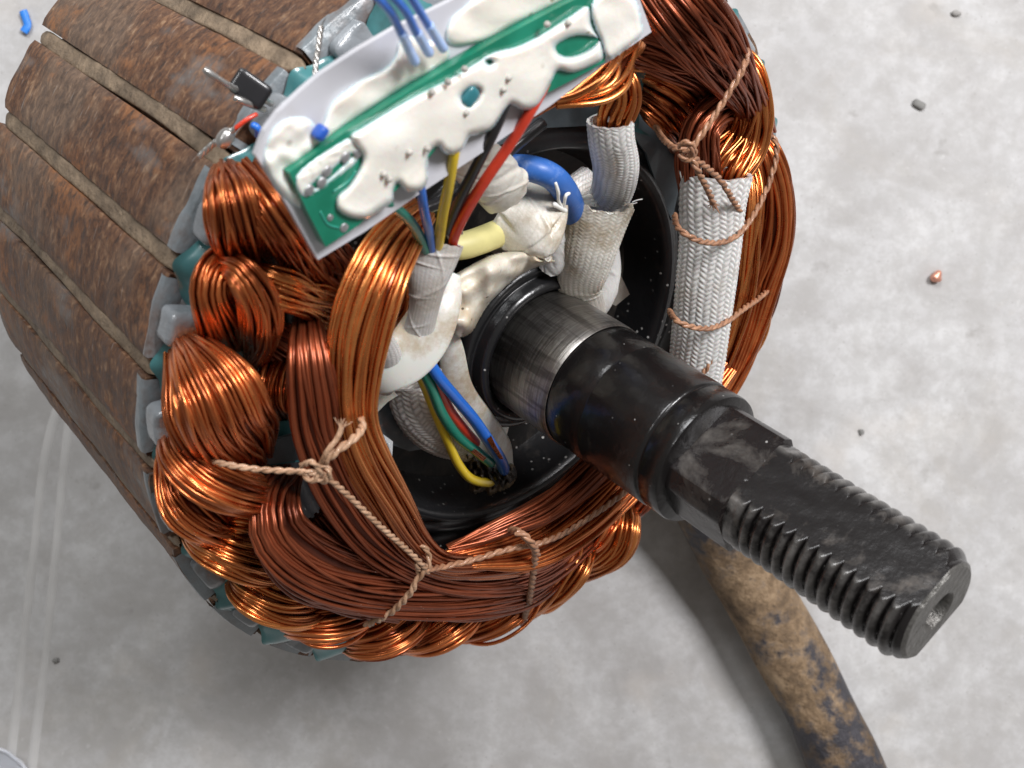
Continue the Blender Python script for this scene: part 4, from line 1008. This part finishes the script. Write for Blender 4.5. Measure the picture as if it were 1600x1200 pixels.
cd_('cord running along the bottom hank from the hub corner to the shaft', [(664, 890, .35), (700, 884, .33), (745, 873, .34), (795, 858, .355), (828, 852, .37), (845, 848, .375), (880, 834, .37), (925, 806, .365), (965, 778, .36), (1005, 745, .34)], 5.2, None, 4)
cd_('cord crossing the bottom hank from its inner edge down to the coils', [(785, 834, .28), (800, 828, .32), (815, 834, .37), (828, 848, .385), (836, 862, .38), (834, 890, .34), (829, 925, .29), (824, 950, .24), (816, 975, .16)], 6., None, 5,
    knots=[[(806, 832, .37), (822, 838, .39), (834, 852, .395), (840, 866, .38)]])
cd_('cord from the top right coil edge down to the right-hand knot', [(1146, 62, .22, .8), (1158, 60, .28), (1167, 80, .33), (1162, 105, .35), (1142, 140, .35), (1118, 178, .35), (1095, 212, .35), (1076, 234, .34), (1052, 230, .3), (1034, 214, .22), (1024, 196, .12)], 5.6, None, 6,
    knots=[[(1060, 228, .35), (1075, 222, .375), (1086, 236, .375), (1074, 250, .37), (1062, 240, .355)], [(1066, 222, .36), (1082, 230, .38), (1078, 246, .37), (1064, 248, .35)]])
cd_('short cord end with a frayed tip hanging over the long sleeve', [(1076, 242, .36), (1088, 262, .38), (1100, 285, .37), (1110, 305, .355), (1114, 318, .35)], 5.6, None, 7, fray=18)
cd_('cord from the right-hand knot slanting across the sleeve to its right edge', [(1080, 244, .37), (1102, 260, .365), (1126, 282, .35), (1145, 312, .33), (1160, 338, .31), (1158, 362, .3)], 5.4, None, 8)
cd_('cord looping over the outer windings and round the sleeve above its middle', [(1192, 222, .16), (1200, 212, .22), (1212, 222, .25), (1212, 250, .27), (1198, 295, .29), (1178, 335, .31), (1156, 364, .33), (1130, 378, .345), (1100, 378, .35), (1075, 368, .34), (1058, 354, .30), (1054, 336, .24)], 5.2, None, 9)
cd_('cord running down the right edge of the sleeve between its two ties', [(1152, 368, .31), (1152, 400, .31), (1146, 440, .315), (1140, 480, .31), (1134, 505, .31), (1124, 535, .31), (1108, 568, .31), (1090, 600, .30)], 5., None, 10)
cd_('cord tied round the lower part of the sleeve, running up over the windings', [(1208, 428, .16), (1208, 444, .22), (1188, 464, .27), (1160, 484, .31), (1136, 502, .335), (1108, 513, .35), (1078, 510, .345), (1056, 500, .32), (1046, 486, .25)], 5., None, 11)

# ---------------------------------------------------------------- small parts by the left rim of the board
tr_ = empty('small_transistor', pm(390, 140, .03), 'small black three-legged component with silvery leads beside the board, upper left', 'transistor')
bk = m_plain('black_epoxy_body', (.015, .015, .017), .3, .2, coat=.3)
tin = m_plain('tinned_lead', (.55, .54, .52), .3, .3, met=.85, dirt=(.2, .15, .12), dirt_amt=.4)
ez = nrm(CAMM-pm(395, 142, .05)); ex_ = nrm(pm(420, 160, .05)-pm(370, 125, .05)); ex_ = nrm(ex_-ez*(ex_@ez)); ey = np.cross(ez, ex_)
build('component_body', rbox(pm(391, 139, .06), ex_, ey, ez, .034, .024, .020, .3, 4), bk, tr_)
for a, b in (((318, 108), (372, 142)), ((365, 152), (415, 172)), ((404, 150), (424, 162))):
    build('lead', wire([(*a, .075), ((a[0]+b[0])/2, (a[1]+b[1])/2+1, .08), (*b, .06)], 5.2, n=14, rough=.12), tin, tr_)
rw = empty('twisted_lead', pm(350, 215, .05), 'twisted silvery lead with red and blue ends beside the left tip of the card', 'wire')
build('strands', cord([(312, 244, .03), (332, 226, .05), (352, 212, .07), (368, 200, .08)], 5, seed=5, strands=3), tin, rw)
build('solder_drop', rbox(pm(352, 216, .07), *np.eye(3), .020, .014, .014, .9, 3), tin, rw)
build('red_lead', wire([(366, 202, .08), (384, 188, .09), (402, 178, .09)], 3.6, n=12), RED, rw)
build('blue_lead', wire([(393, 195, .09), (402, 200, .1), (404, 214, .09)], 6, n=12), BLUE, rw)
tag(build('twisted_strand', cord([(492, 118, .16), (494, 98, .15), (497, 76, .14), (502, 42, .13)], 4.6, seed=8, strands=3, end_fray=4), tin), 'short twisted silvery strand standing above the upper edge of the card', 'wire')

# ---------------------------------------------------------------- rubber cable on the floor
rb = M('dusty_rubber'); rb.tc.object = None
nz = rb.noise(9, 8, .72); nb = rb.noise(1.7, 8, .72, .2)
dust = rb.ramp(nz, [(.34, (.075, .050, .032)), (.48, (.22, .145, .082)), (.62, (.40, .28, .17))])
patch = rb.ramp(rb.math('ADD', nb, rb.math('MULTIPLY', nz, .34)), [(.66, 0.), (.735, 1.)])
c = rb.mix(patch, dust, rb.ramp(nz, [(.4, (.022, .021, .027)), (.7, (.065, .060, .070))]))
c = rb.mix(rb.ramp(rb.noise(50, 3, .6), [(.62, 0.), (.72, .55)]), c, (.03, .022, .018))
rb.set(col=c, ro=rb.ramp(patch, [(0, .75), (1, .4)])); rb.bump(rb.noise(30, 6, .7), .02, .8)
cr = .136*S
def pc(px, py, up):
    t = H-up; return np.array([(px-800)/F*t, -(py-600)/F*t, up])*S
cable = tag(build('rubber_cable', worldtube([pc(1082, 700, .40), (pc(1108, 775, .27)), pc(1140, 850, .19), pc(1182, 925, .155), pc(1226, 1005, .147), pc(1272, 1090, .147), pc(1320, 1195, .147), pc(1372, 1320, .147)], cr, m=48, n=120), rb.m, world=True), 'thick dusty brown and black rubber cable on the floor under the shaft', 'cable')
